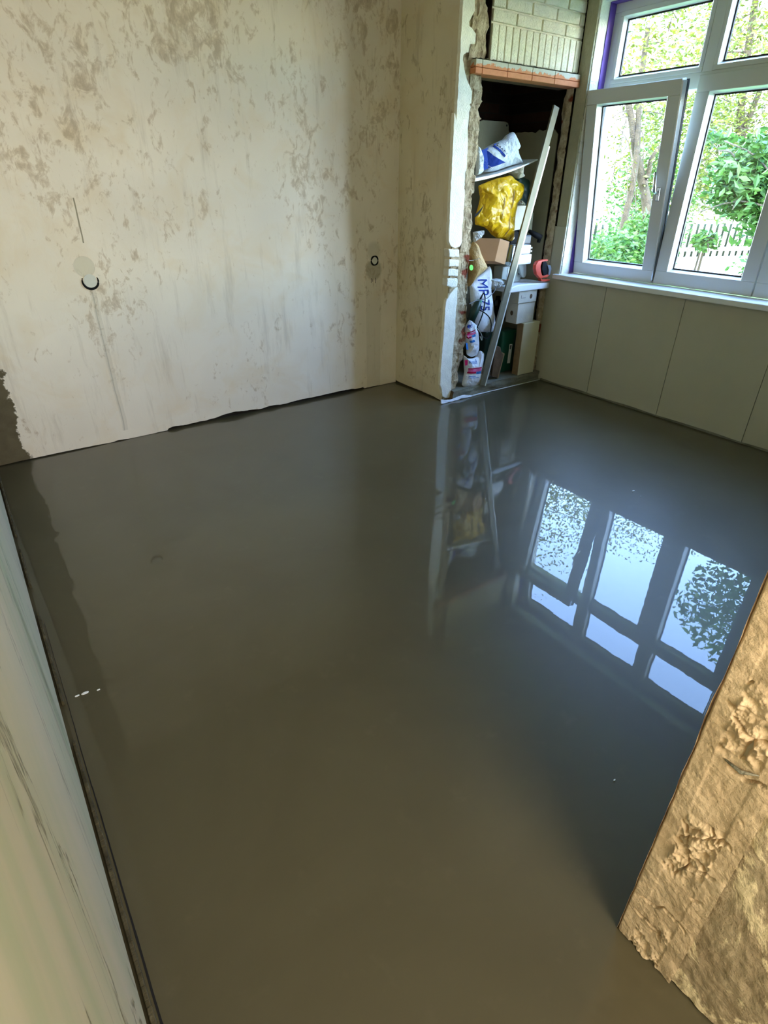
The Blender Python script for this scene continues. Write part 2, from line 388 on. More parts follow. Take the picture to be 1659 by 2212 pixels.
b = MB()
for i in range(60):
    y0_ = -.3 + 2.6*i/60; w0 = .0015 + .007*max(0, 1-(y0_+.3)/2.2)*(1+.3*fbm(y0_*5, 2, 2)); x_ = XL+.012 - .002*fbm(y0_*3, 1, 4)
    b.box(x_, x_+w0, y0_, y0_+2.6/60, -.001, .0012)
struct(b.build('trim_8', M['gasket']), 'black shrinkage gap between screed and left wall')
# chimney breast (side wall facing left, cut off at the closet)
YC = 3.49
b = MB(); b.box(3.135, 3.27, YC+.015, YB+.05, -.1, ZC); wbr = struct(b.build('wall_right', M['rubble']), 'projecting side wall with scraped beige plaster')
b = MB(); vs = []; fs = []; N = 60
for i in range(N+1):
    y = YC + (YB-YC)*i/N; zb = .004 + .014*math.sin(math.pi*min(1, (y-YC)/.6)) + .004*fbm(y*9, 2, 2); zb += .018*max(0, (y-3.95)/.2)
    vs += [(3.108, y, zb), (3.108, y, ZC), (3.14, y, zb)]
for i in range(N): a = 3*i; fs += [(a, a+3, a+4, a+1), (a, a+2, a+5, a+3)]
b.add(vs, fs); b.build('plaster_coat', M['wallB'], wbr)
# painted strip on the wall end (two pieces, outline from the wall edge)
def outl(pts, s, ox, oy, y): return [P(ox+a/s, oy+c/s, 'y', y) for a, c in pts]
def jag(pts, step=.02, amp=.004, fix=lambda p: False):
    out = []
    for i, p in enumerate(pts):
        q = pts[(i+1) % len(pts)]; n = max(1, int((q-p).length/step))
        for k in range(n):
            r = p.lerp(q, k/n)
            if k: r = r + Vector((amp*noise.noise(r*31), 0, amp*noise.noise(r*37+Vector((5, 5, 5)))))
            out.append(r)
    return out
up = outl([(175, -200), (175, 0), (112, 1100), (50, 2212)], 8.508, 980, 0, YC)
up += outl([(205, 600), (160, 1500), (150, 1952)], 4.879, 940, 120, YC) + outl([(195, 0), (195, 200), (215, 250), (262, 274), (310, 255), (330, 215), (335, 0)], 4.879, 930, 480, YC)
up += outl([(290, 1800), (310, 1500), (330, 1200), (345, 950), (345, 760), (380, 500), (390, 380), (350, 290), (318, 190)], 4.879, 940, 120, YC)
up += outl([(170, 1100), (180, 1010), (240, 962), (330, 960), (400, 800), (410, 620), (340, 520), (290, 480), (285, 400), (330, 310), (390, 200), (390, 0), (390, -200)], 8.508, 980, 0, YC)
b = MB(); b.ext(jag(up), (0, .03, 0)); b.build('painted_edge', M['white_plaster'], wbr, bevel=.004, seg=1)
lo = outl([(205, 235), (180, 400), (165, 650), (150, 900), (130, 1150), (100, 1500), (90, 1800), (120, 1900), (135, 2010), (190, 2040), (265, 2035), (300, 1900), (310, 1500), (330, 1250), (350, 1000), (370, 850), (385, 450), (410, 300), (420, 0), (370, 20), (300, 100)], 8.508, 940, 620, YC)
b = MB(); b.ext(jag(lo), (0, .03, 0)); b.build('painted_edge', M['white_plaster'], wbr, bevel=.004, seg=1)
for q in ([(190, 280), (308, 288), (306, 372), (195, 368)], [(197, 392), (306, 398), (300, 466), (193, 470)], [(190, 492), (300, 495), (292, 572), (183, 568)], [(176, 592), (290, 592), (285, 676), (240, 690), (172, 672)]):
    b = MB(); b.ext(jag(outl(q, 4.879, 930, 480, YC-.004), amp=.007), (0, .06, 0)); b.build('painted_brick', M['white_brick'], wbr, bevel=.008)
# broken brick edge beside it: rough relief, ragged outer edge
def rubble_strip(name, left, right, zmax, seed, parent, y0=YC+.004, nu=22, nv=420):
    b = MB()
    def fn(u, v):
        z = -.02 + v*(zmax+.02); x0 = left(z); x1 = right(z) + .022*fbm(z*7, seed, 0, 4) + .012*noise.cell(Vector((0, 0, z*9+seed)))
        x = x0 + (x1-x0)*min(1, u/.85)
        cellz = math.floor(z/.077); cy = .014*noise.cell(Vector((cellz, seed, int(u*2+cellz % 2*.5))))
        d = .012*fbm(x*16, z*14, seed, 5) + cy*.5 + .004
        y = y0 + d
        if u > .85: y += (u-.85)/.15*.2 + .01*fbm(z*20, u*9, seed)
        return Vector((x + .006*fbm(z*25, x*25, seed+4), y, z))
    b.grid(fn, nu, nv); return b.build(name, M['rubble'], parent, smooth=False)
def px_edge(table, y):
    tz = sorted([(P(a, c, 'y', y).z, P(a, c, 'y', y).x) for a, c in table])
    return lambda z: float(np.interp(z, [t[0] for t in tz], [t[1] for t in tz]))
redge = px_edge([(1044, 170), (1046, 200), (1034, 235), (1040, 262), (1037, 300), (1031, 350), (1028, 400), (1024, 450), (1021, 520), (1013, 560), (1011, 620), (1010, 680), (1003, 730), (999, 780), (990, 830), (980, 858)], YC)
ledge = px_edge([(1018, 165), (1012, 300), (1002, 420), (997, 520), (988, 600), (984, 700), (975, 800), (966, 862)], YC)
rubble_strip('broken_brick_edge', ledge, redge, 2.235, 3.1, wbr)
redge2 = px_edge([(1055, 0), (1054, 60), (1052, 100), (1050, 130)], YC); ledge2 = px_edge([(1030, 0), (1018, 100), (1010, 160)], YC)
ob = rubble_strip('broken_brick_edge', lambda z: ledge2(z)-.01, redge2, ZC, 7.7, wbr, nv=160)
me = ob.data; bm = bmesh.new(); bm.from_mesh(me)
z0 = (2.29*K) - wloc(ob).z
bmesh.ops.delete(bm, geom=[v for v in bm.verts if v.co.z < z0 or (v.co.y + wloc(ob).y)/K > YC+.09], context='VERTS'); bm.to_mesh(me); bm.free()

# closet recess: back wall, right wall, ceiling, floor step
b = MB(); b.box(3.2, 4.45, YB, YB+.12, -.1, ZC); struct(b.build('wall_1', M['soot_and_shade']), 'sooty brick back of the closet')
b = MB(); b.box(4.29, 4.42, 3.49, YB+.1, -.1, ZC); struct(b.build('wall_2', M['soot_and_shade']), 'sooty right side of the closet')
b = MB(); b.box(3.27, 4.28, YC+.16, YB, 2.34, 2.45); struct(b.build('ceiling_closet', M['soot_and_shade']))
b = MB()
q = [Vector((4.279, 3.60, .08)), Vector((4.279, YB, .08)), Vector((4.279, YB, 2.0))] + [Vector((4.279, YB-(YB-3.6)*i/14, 1.98+.02*fbm(i*.7, 2, 1))) for i in range(1, 14)] + [Vector((4.279, 3.6, 1.95))]
b.ext(jag(q, .05, .0), (-.008, 0, 0)); struct(b.build('trim_3', M['closet_paint']), 'old light paint on the closet side')
b = MB(); b.box(3.27, 4.28, YB-.008, YB, .08, 2.0); struct(b.build('trim_4', M['closet_paint']), 'old light paint on the closet back')
# rough broken strip at the right of the opening
b = MB()
def fn(u, v):
    z = v*2.24; w = .075 + .02*fbm(z*5, 9, 1, 3)
    y = 3.50 + u*w; x = 4.272 - .02*math.sin(math.pi*u)*(1+.6*fbm(z*8, u*3, 4)) - .006*fbm(z*30, u*9, 2)
    return Vector((x, y, z))
b.grid(fn, 8, 220); struct(b.build('trim_5', M['rubble']), 'broken mortar line on the closet side')
b = MB()
pts = [Vector((3.22, 3.462, 0))]
b.grid(lambda u, v: Vector((3.2+u*1.08, (3.452 + .012*fbm(u*6, 1, v*2, 3))*(1 if v < .5 else 1) + (0 if v < .7 else (v-.7)/.3*.70), min(.08, v/.7*.08) + (.004*fbm(u*9, v*7, 3) if v > .7 else 0))), 60, 20)
step = struct(b.build('trim_6', M['screed_step'], smooth=False), 'raised grey closet threshold')
# masonry above the closet
b = MB(); b.box(3.345, 4.28, 3.50, 3.60, 2.30, ZC); wt = struct(b.build('wall_top', M['painted_brick']), 'cream painted brickwork above the closet opening')
b = MB(); n = 14; x0 = 3.352; w = (4.272-x0)/n
for i in range(n):
    b.box(x0+i*w+.003, x0+(i+1)*w-.003, 3.482+.003*random.random(), 3.53, 2.322+.004*random.random(), 2.512)
b.build('soldier_course', M['painted_brick'], wt, bevel=.006)
b = MB(); z = 2.520; r = 0
while z < ZC:
    x = x0 - (.13 if r % 2 else .02)
    while x < 4.272:
        xa = max(x, x0)+.003; xb = min(x+.245, 4.275)-.004
        if xb-xa > .02: b.box(xa, xb, 3.484+.003*random.random(), 3.53, z+.003, z+.066)
        x += .25
    z += .0735; r += 1
b.build('brick_course', M['painted_brick'], wt, bevel=.006)
b = MB(); b.box(3.262, 3.35, 3.60, 3.75, 2.3, ZC); b.box(3.336, 3.3445, 3.49, 3.60, 2.33, ZC); b.box(3.262, 3.285, 3.52, 3.60, 2.33, ZC); struct(b.build('trim_7', M['soot_and_shade']), 'dark liner painting the shade in the slot beside the brickwork')  # boxes lining the slot; their dark colour stands in for its shade
# brick lintel
lt = thing('lintel', (3.75, 3.5, 2.233), 'orange brick-faced lintel with grey mortar smears over the closet opening', 'lintel')
b = MB()
seams = [3.20, 3.262, 3.50, 3.745, 3.985, 4.272]
for i in range(5):
    b.box(seams[i]+.0015, seams[i+1]-.0015, 3.452, 3.56, 2.235, 2.268)
    b.box(seams[i]+.0015, seams[i+1]-.0015, 3.453, 3.56, 2.270, 2.312)
b.build('brick_face', M['orange'], lt, bevel=.004)
b = MB(); b.grid(lambda u, v: Vector((3.2+u*1.07, 3.452+v*.1, 2.312+.007*fbm(u*22, v*4, 2)+.004)), 90, 5); b.build('mortar_bed', M['concrete'], lt)
b = MB(); b.box(3.21, 4.268, 3.47, YC+.16, 2.236, 2.31); b.build('core', M['brown'], lt)

# window wall
b = MB()
b.box(XR+.01, 4.60, -.2, 3.50, -.1, .90); b.box(XR+.01, 4.60, -.2, 3.50, 2.735, ZC); b.box(XR+.01, 4.60, -.2, 1.08, .9, 2.735); b.box(XR+.13, 4.60, 3.385, 3.62, .9, ZC)
wr = struct(b.build('wall_window', M['concrete']), 'window wall')
# plasterboard panels below the sill
ys = [3.447, 2.90, 2.235, 1.568, .90, .228]
for i in range(5):
    ya, yb_ = ys[i+1]+.0025, ys[i]-.0025
    pts = []
    n = 24
    for k in range(n+1):
        y = ya + (yb_-ya)*k/n; pts.append(Vector((XR, y, .012+.012*(fbm(y*2.1, 4, 4, 2)+.4))))
    if i == 0:
        pts[-1].z = .004
        pts += [Vector((XR, 3.50, .02)), Vector((XR, 3.545, 1.30)), Vector((XR, 3.395, 1.30)), Vector((XR, 3.395, .9)), Vector((XR, ya, .9))]
    else: pts += [Vector((XR, yb_, .9)), Vector((XR, ya, .9))]
    b = MB(); b.ext(pts, (.0125, 0, 0)); b.build('wall_board', M['board'], wr)
b = MB(); b.box(XR-.001, XR+.012, 3.385, 3.395, .93, 1.302); b.build('board_edge', M['board_edge'], wr)
b = MB(); b.box(XR-.004, XR+.15, 3.385, 3.487, 1.30, ZC); b.build('corner_plaster', plain('grey_corner_plaster', (178, 172, 146), .8, bump=.005), wr, bevel=.006)
b = MB(); z = .94; r = 0
while z < 2.75:
    xs = [XR+.008, XR+.10, XR+.20] if r % 2 else [XR+.008, XR+.20]
    for i in range(len(xs)-1): b.box(xs[i], xs[i+1]-.004, 3.373+.003*random.random(), 3.40, z+.002, z+.070)
    z += .0735; r += 1
b.box(XR+.012, XR+.2, 3.377, 3.39, .93, 2.73); b.build('reveal_brick', M['white_brick'], wr, bevel=.007)
b = MB(); b.box(XR+.01, 4.60, 1.08, 3.4, 2.728, 2.74); b.build('reveal_head', M['white_brick'], wr)
b = MB(); b.box(4.385, 4.46, 3.368, 3.374, .94, 2.728); b.box(4.385, 4.46, 1.1, 3.372, 2.722, 2.729); b.build('sealing_tape', M['purple'], wr)

# window sill
b = MB(); b.box(4.235, 4.47, 1.05, 3.425, .899, .937); sl = b.build('window_sill', M['sill'], bevel=.006)
tag(sl, 'long white sill board with a bright top along the foot of the window', 'window sill')

# window: outer frame + transom lights + three sashes
wi = bpy.data.objects.new('window_1', None); COL.objects.link(wi); wi.location = Vector((4.45, 2.24, .937))*K; struct(wi, 'white three-bay window with a tilted left sash')
XF = 4.45
def ring(b, y0, y1, z0, z1, w, xa, xb, M_=None, m=0):
    b.box(xa, xb, y0, y1, z0, z0+w, M_, m); b.box(xa, xb, y0, y1, z1-w, z1, M_, m)
    b.box(xa, xb, y0, y0+w, z0+w, z1-w, M_, m); b.box(xa, xb, y1-w, y1, z0+w, z1-w, M_, m)
b = MB()
b.box(XF, XF+.075, 1.08, 3.385, .94, .985); b.box(XF, XF+.075, 1.08, 3.385, 2.672, 2.725)
b.box(XF, XF+.075, 3.315, 3.385, .985, 2.672); b.box(XF, XF+.075, 1.08, 1.14, .985, 2.672)
b.box(XF-.002, XF+.075, 1.14, 3.315, 2.165, 2.255)          # transom
for yc in (2.575, 1.833): b.box(XF-.001, XF+.075, yc-.035, yc+.035, .985, 2.672)
b.build('frame', M['pvc'], wi, bevel=.004)
def glazing(y0, y1, z0, z1, xf, depth, parent, M_=None):
    """splayed bead, black gasket, pane; (y0..y1,z0..z1) = opening in the frame face at xf"""
    t = lambda v: (M_ @ Vector(v)) if M_ else Vector(v)
    s = .014; xb = xf+depth; b = MB()
    o = [(xf, y0, z0), (xf, y1, z0), (xf, y1, z1), (xf, y0, z1)]; i_ = [(xb, y0+s, z0+s), (xb, y1-s, z0+s), (xb, y1-s, z1-s), (xb, y0+s, z1-s)]
    b.add([t(v) for v in o+i_], [(k, (k+1) % 4, (k+1) % 4+4, k+4) for k in range(4)]); b.build('glazing_bead', M['bead'], parent, recalc=False)
    b = MB(); g = .009; y0 += s; y1 -= s; z0 += s; z1 -= s
    ring(b, y0, y1, z0, z1, g, xb-.001, xb+.012, M_); b.build('gasket', M['gasket'], parent)
    b = MB(); b.box(xb+.008, xb+.011, y0+.002, y1-.002, z0+.002, z1-.002, M_); b.build('pane', M['glass'], parent)
# upper lights
for (ya, yb_) in ((2.61, 3.315), (1.868, 2.54), (1.14, 1.798)):
    u = MB(); ring(u, ya, yb_, 2.255, 2.672, .028, XF-.004, XF+.03); o = u.build('upper_light', M['pvc'], wi, bevel=.003)
    glazing(ya+.028, yb_-.028, 2.283, 2.644, XF-.004, .035, o)
# lower fixed sashes
for (ya, yb_) in ((1.872, 2.605), (1.12, 1.862)):
    u = MB(); ring(u, ya, yb_, .943, 2.235, .094, XF-.022, XF+.03); o = u.build('sash', M['pvc'], wi, bevel=.004)
    glazing(ya+.094, yb_-.094, 1.037, 2.141, XF-.022, .05, o)
# tilted left sash, hinged at the foot
ang = math.atan2(.165, 1.27)
Mt = Matrix.Translation((XF, 0, .945)) @ Matrix.Rotation(-ang, 4, 'Y') @ Matrix.Translation((-XF, 0, -.945))
ts = MB(); ring(ts, 2.622, 3.362, .945, 2.222, .09, XF-.022, XF+.03, Mt); so = ts.build('tilted_sash', M['pvc'], wi, bevel=.004); so['label'] = 'left sash tilted inwards at its top'
glazing(2.712, 3.272, 1.035, 2.132, XF-.022, .05, so, Mt)
b = MB(); ring(b, 2.612, 3.372, .95, 2.215, .012, XF+.028, XF+.05, Mt); b.build('seal', M['gasket'], so)
b = MB(); b.box(XF-.02, XF+.028, 2.6145, 2.6225, .96, 2.21, Mt); b.build('metal_fitting', M['steel'], so)
# handle
b = MB(); b.box(XF-.036, XF-.021, 2.655, 2.685, 1.51, 1.60, Mt); hb = b.build('handle_plate', M['steel'], so, bevel=.006)
b = MB(); pth = [Mt @ Vector(v) for v in [(XF-.03, 2.67, 1.565), (XF-.06, 2.67, 1.567), (XF-.074, 2.672, 1.58), (XF-.076, 2.676, 1.62), (XF-.073, 2.684, 1.70)]]
b.tube(pth, [.011, .011, .012, .011, .009], 10); b.build('handle', M['steel'], so, smooth=True)

# wall between room and hall, with the broken jamb to the right of the doorway
b = MB(); b.box(.90, 4.6, -.16, YF-.004, -.1, ZC); wf = struct(b.build('wall_front', M['ceiling']), 'wall end with crumbled mortar right of the doorway')
def jf(u, v):
    y = .088 + u*(YF-.088); z = .004 + v*1.7; t = (y-.088)/(YF-.088)
    mid = max(0, min(1, (t-.24)/.03))*max(0, min(1, (.76-t)/.03))
    vo = noise.voronoi(Vector((0, y*13, z*9)), distance_metric='DISTANCE', exponent=2.5)[0]
    edge = vo[1]-vo[0]
    crumb = max(0, fbm(y*5, z*5.5, 2.2, 3)+.2)
    d = .0035*fbm(y*18, z*18, 1, 4)
    d += mid*(.0015 + .016*min(1, crumb*2.6)*fbm(y*34, z*30, 5, 5) + (.018 if edge < .05 and crumb > .12 else 0)*(1-edge/.05))
    d += .004*(1-min(1, v*30))*fbm(y*30, 1, 1)
    for zc, sl in ((.12, .3), (.20, -.2), (.33, .5), (.43, .15), (.50, -.35), (.62, .3), (.70, .1), (.84, -.2), (.97, .3)):
        dz = abs(z - zc - sl*(y-.16) - .03*fbm(y*16, zc*9, 3, 4))
        if dz < .006: d += (1-dz/.006)*.018*max(0, min(1, (t-.12)*9))*max(0, min(1, (.88-t)*9))*max(0, min(1, fbm(y*12, zc*7, 8, 2)*4+.6))
    if t > .97: d += (t-.97)*.3
    return Vector((.885 + d, y, z))
b = MB(); b.grid(jf, 110, 900); b.build('crumbled_face', M['jamb'], wf, smooth=True, recalc=False)
b = MB()
b.grid(lambda u, v: Vector((.893 + .003*fbm(u*9, v*40, 2, 5) + .003*max(0, fbm(u*8, v*14, 6, 4)), -.16 + u*.254, .006 + v*1.7)), 70, 300)
b.build('peeling_face', M['jamb_peel'], wf, smooth=True, recalc=False)
b = MB(); b.box(.886, .95, .20, YF, 1.69, ZC); b.box(.886, .95, -.16, .2, 1.69, ZC); b.build('upper_face', M['jamb'], wf)
b = MB(); b.grid(lambda u, v: Vector((.886+u*.2, YF+.0005+.003*fbm(v*12, u*3, 1), v*1.7)), 4, 120); b.build('room_face', M['jamb'], wf)
b = MB(); b.tube([P(1566, 1640, 'x', .885), P(1600, 1668, 'x', .882), P(1640, 1676, 'x', .885)], [.002, .004, .001], 7)
b.build('embedded_chip', M['concrete'], wf, smooth=True)
# hall shell
b = MB(); b.box(HX1, HX1+.1, HY0, -.16, -.1, ZC); struct(b.build('wall_hall_right', M['ceiling']))
b = MB(); b.box(XL-.15, HX1+.1, HY0-.1, HY0, -.1, ZC); struct(b.build('wall_hall_back', M['ceiling']))

# ================================================================== SMALL WALL FITTINGS
def ring_box(name, c, r, label, grp):
    root = thing(name, (c[0], YB, c[1]-r), label, 'socket box', grp)
    b = MB(); n = 28
    a0, a1 = (math.radians(-205), math.radians(25)) if r > .044 else (0, 2*math.pi)
    path = [Vector((c[0]+math.cos(a0+(a1-a0)*i/n)*r, YB-.0015, c[1]+math.sin(a0+(a1-a0)*i/n)*r)) for i in range(n+1)]
    rr = [.0018+.0065*math.sin(math.pi*i/n)**.7 for i in range(n+1)] if r > .044 else [.0045+.003*abs(math.sin(4*math.pi*i/n/1.0)) for i in range(n+1)]
    b.tube(path, rr, 7); b.build('box_rim', M['black'], root, smooth=True)
    b = MB(); b.ext([Vector((c[0]+math.cos(2*math.pi*i/24)*r*.86, YB-.003, c[1]+math.sin(2*math.pi*i/24)*r*.86)) for i in range(24)], (0, .004, 0))
    b.build('plaster_plug', M['board_edge'], root)
c1 = P(195, 607, 'y', YB); ring_box('socket_box', (c1.x, c1.z), .046, 'plastered-over socket box with a thick dark crescent rim, above the long chase line', 'round socket boxes in the plaster wall')
c2 = P(809, 563, 'y', YB); ring_box('socket_box', (c2.x, c2.z), .033, 'small plastered-over socket box with a dark ring near the room corner', 'round socket boxes in the plaster wall')
for a, l in ((802, .035), (805, .02), (811, .04)):
    p = P(a, 606, 'y', YB); b = MB(); b.box(p.x-.002, p.x+.002, YB-.001, YB+.001, p.z-l/2, p.z+l/2); b.build('saw_cut', M['black'], wback)

# ================================================================== CLOSET CONTENTS
def decal(name, mb, target, mat, parent, off=.0015):
    """lay flat marks onto a bumpy object by dropping them along +y"""
    bm = bmesh.new(); me = target.data; bm.from_mesh(me); w = wloc(target)
    tree = BVHTree.FromBMesh(bm)
    for v in mb.v:
        o = Vector((v.x*K, v.y*K-1.0, v.z*K)) - w
        h = tree.ray_cast(o, Vector((0, 1, 0)))
        if h[0] is not None: v.y = (h[0].y + w.y)/K - off*1.6 - .0015
        else: v.y = v.y
    bm.free(); return mb.build(name, mat, parent, recalc=False)
def bil(q, u, v):
    a, c, d, e = q; return a.lerp(c, u).lerp(e.lerp(d, u), v)
def quad_grid(q, n=16, m=10):
    b = MB(); b.grid(lambda u, v: bil(q, u, v), n, m); return b
def text_mb(s, q):
    """text mapped to quad q = top-left, top-right, bottom-right, bottom-left"""
    cu = bpy.data.curves.new('t', 'FONT'); cu.body = s; cu.resolution_u = 3; o = bpy.data.objects.new('t', cu); COL.objects.link(o)
    dg = bpy.context.evaluated_depsgraph_get(); me = bpy.data.meshes.new_from_object(o.evaluated_get(dg)); bpy.data.objects.remove(o)
    bm = bmesh.new(); bm.from_mesh(me); bmesh.ops.triangulate(bm, faces=bm.faces)
    xs = [v.co.x for v in bm.verts]; ys = [v.co.y for v in bm.verts]; x0, x1, y0, y1 = min(xs), max(xs), min(ys), max(ys)
    bmesh.ops.subdivide_edges(bm, edges=[e for e in bm.edges if e.calc_length() > .15], cuts=1, use_grid_fill=False)
    bmesh.ops.triangulate(bm, faces=bm.faces); bm.verts.index_update()
    b = MB(); b.add([bil(q, (v.co.x-x0)/(x1-x0), 1-(v.co.y-y0)/(y1-y0)) for v in bm.verts], [[v.index for v in f.verts] for f in bm.faces]); bm.free(); return b
def puff(name, poly, depth, mat, parent=None, seed=0, wr=.012, wf=12, p=2.2, rings=26, n=110, back=.6):
    """soft sack: outline polygon in a y-plane, domed front and back, wrinkled"""
    L = [(poly[(i+1) % len(poly)]-poly[i]).length for i in range(len(poly))]; T = sum(L); out = []
    for k in range(n):
        t = T*k/n; i = 0
        while t > L[i]: t -= L[i]; i += 1
        out.append(poly[i].lerp(poly[(i+1) % len(poly)], t/L[i]))
    for _ in range(1): out = [(out[i-1]+out[i]*2+out[(i+1) % n])/4 for i in range(n)]
    c = sum(out, Vector())/n; b = MB(); vs = []
    ss = [1-(1-i/rings)**1.6 for i in range(rings+1)]; ss = ss[::-1]       # 1 .. 0
    for side in (-1, 1):
        for s in ss[:-1]:
            h = depth*(1-s**p)**.5*(1 if side < 0 else back)
            for q in out:
                v = c + (q-c)*s; w = wr*fbm(v.x*wf, v.z*wf, seed, 4)*(1-s**6) + wr*.5*abs(noise.noise(Vector((v.x*wf*2, v.z*wf*2, seed+9))))*(1-s**6)
                vs.append(v + Vector((0, side*(h+w), 0)))
        vs.append(c + Vector((0, side*depth*(1 if side < 0 else back), 0)))
    R_ = rings; st = R_*n+1; fs = []
    for sd in (0, 1):
        for r in range(R_-1):
            for i in range(n):
                a = sd*st + r*n+i; d = sd*st + r*n+(i+1) % n
                fs.append((a, d, d+n, a+n) if sd else (a, a+n, d+n, d))
        cc = sd*st+R_*n
        for i in range(n):
            a = sd*st+(R_-1)*n+i; d = sd*st+(R_-1)*n+(i+1) % n; fs.append((a, d, cc) if sd else (a, cc, d))
    for i in range(n): fs.append((i, (i+1) % n, st+(i+1) % n, st+i))
    b.add(vs, fs); return b.build(name, mat, parent, smooth=True)
def pp(pts, s, ox, oy, y): return [P(ox+a/s, oy+c/s, 'y', y) for a, c in pts]
S1 = 6.9125
def pxbox(xl, xr, yt, yb_, y, depth, z0=None):
    """box whose front face spans the given pixels on plane y -> x0,x1,y,y+d,z0,z1"""
    mid = (yt+yb_)/2; xm = (xl+xr)/2
    return (P(xl, mid, 'y', y).x, P(xr, mid, 'y', y).x, y, y+depth, z0 if z0 is not None else P(xm, yb_, 'y', y).z, P(xm, yt, 'y', y).z)

# aluminium straightedge leaning across the opening
r0 = thing('straightedge', P(1043, 829, 'z', .082), 'long aluminium straightedge leaning diagonally across the closet opening', 'straightedge')
def bar(b, top, bot, wx, x_off, ty, m=0):
    a = Vector(top); c = Vector(bot); ax = (a-c).normalized(); sd = -ax.cross(Vector((0, 1, 0))).normalized()
    o = [c+sd*x_off, c+sd*(x_off+wx), a+sd*(x_off+wx), a+sd*x_off]; b.ext(o, (0, ty, 0), m)
top = P(1198, 226, 'y', 3.47); bot = P(1037, 833, 'y', 3.435); bot.z = .085
b = MB(); bar(b, top, bot, .062, 0, .016); b.build('bar', M['alu'], r0, bevel=.002)
b = MB(); bar(b, top-(top-bot)*.12, bot, .014, .060, .024); b.build('lit_edge', M['alu_lit'], r0, bevel=.001)

# standing pale slab and the stack above it
q = pxbox(1130.7, 1166.5, 695, 812, 3.455, .075, .082)
x0b = P(1117, 812, 'z', .082).x
b = MB(); b.box(3.99, 4.195, 3.455, 3.53, .082, .545); o = b.build('wooden_panel', [M['panel_wood']], bevel=.004)
tag(o, 'thick pale panel standing upright at the right of the closet threshold', 'panel')
b = MB(); b.box(3.9885, 3.9905, 3.462, 3.53, .085, .54); b.build('shaded_side', M['shade_and_edge_brown'], o)  # thin brown sheet; shade on the panel's left side put into colour
def hole_box(x0, x1, y0, y1, z0, z1, label, hole_face, grp):
    r = thing('storage_block', ((x0+x1)/2, (y0+y1)/2, z0), label, 'box', grp)
    b = MB(); b.box(x0, x1, y0, y1, z0, z1); b.build('body', M['box_white'], r, bevel=.005)
    b = MB()
    if hole_face == 'front': c = Vector((x0+(x1-x0)*.68, y0-.001, (z0+z1)/2)); ex = Vector((1, 0, 0))
    else: c = Vector((x0-.001, (y0+y1)/2, (z0+z1)/2)); ex = Vector((0, 1, 0))
    b.ext([c+ex*math.cos(i*.4488)*.016+Vector((0, 0, 1))*math.sin(i*.4488)*.02 for i in range(14)], (0, .002, 0) if hole_face == 'front' else (.002, 0, 0))
    b.build('hole', M['brown'], r)
    if hole_face == 'front':
        b = MB(); cz = (z0+z1)/2+.005; b.box(x0+.03, x0+.085, y0-.001, y0+.001, cz-.012, cz-.009); b.box(x0+.03, x0+.033, y0-.001, y0+.001, cz-.012, cz+.012); b.build('groove', M['darkgrey'], r)
    return r
g = 'chalky white blocks with a round hole'
q = pxbox(1118, 1153.5, 654, 692, 3.47, .2)
hole_box(q[0], q[1], 3.47, 3.60, .547, q[5], 'chalky white block with its hole on the left side, resting on the tall pale panel', 'side', g); zt = q[5]
q = pxbox(1121, 1159, 628, 652, 3.46, .2)
hole_box(q[0], q[1], 3.46, 3.66, zt+.002, q[5], 'chalky white block with its hole and a groove in front, topmost of the two', 'front', g); zt = q[5]
# slab / lid on top
b = MB(); x0, x1 = P(1101, 622, 'y', 3.44).x, 4.235
b.ext([Vector((x0, 3.44, zt+.004)), Vector((x0+.02, 3.44, zt+.045)), Vector((x0+.1, 3.44, zt+.062)), Vector((x1, 3.44, zt+.05)), Vector((x1, 3.44, zt+.002))], (0, .28, 0))
lid = b.build('white_slab', M['white'], bevel=.008); tag(lid, 'dusty white slab lying across the top of the chalky blocks', 'slab')
zl = zt+.062
# crumpled foil left of it
o = puff('foil_bag', pp([(540, 715), (640, 700), (760, 715), (775, 780), (700, 810), (640, 850), (560, 815)], S1, 980, 500, 3.52), .05, M['foil'], seed=3, wr=.02, wf=22)
tag(o, 'crumpled clear foil bag left of the dusty white slab', 'foil')
# grey hinged container and switch box behind the straightedge, on the lid
def simple(name, q, mat, label, cat, parent=None, bevel=.006, extra=None):
    b = MB(); b.box(*q); o = b.build(name, mat, parent, bevel=bevel)
    if parent is None: tag(o, label, cat)
    return o
q = list(pxbox(1085, 1126, 575, 602, 3.56, .1)); q[4] = zl
r = thing('junction_box', ((q[0]+q[1])/2, 3.6, zl), 'low white box with a dark knob and a red mark behind the straightedge', 'box')
b = MB(); b.box(*q); b.build('body', M['grey'], r, bevel=.006)
b = MB(); b.box(q[0]+.06, q[0]+.11, 3.555, 3.57, q[4]+.01, q[5]-.01); b.build('cover', M['white'], r, bevel=.003)
b = MB(); cx = q[1]-.03; cz = (q[4]+q[5])/2; b.tube([(cx, 3.545, cz), (cx, 3.56, cz)], .009, 12); b.build('knob', M['darkgrey'], r)
q2 = pp([(960, 480), (1090, 495), (1090, 640), (1070, 688), (1040, 690), (1010, 660), (985, 560)], S1, 980, 500, 3.53)
b = MB(); b.ext(q2, (0, .06, 0)); o = b.build('plastic_scoop', M['grey'], bevel=.008); tag(o, 'smooth grey plastic scoop hanging below the bright white case', 'scoop')
q = pxbox(1121, 1149, 530, 571, 3.50, .14)
r = thing('plastic_case', ((q[0]+q[1])/2, 3.55, q[4]), 'bright white hinged case right of the straightedge at mid height', 'case')
b = MB(); b.box(q[0], q[1], q[2], q[3], q[4], q[4]+(q[5]-q[4])*.52); b.build('base', M['white'], r, bevel=.006)
b = MB(); b.box(q[0]+.005, q[1]-.006, q[2]+.012, q[3], q[4]+(q[5]-q[4])*.54, q[5]); b.build('lid', M['white'], r, bevel=.008)
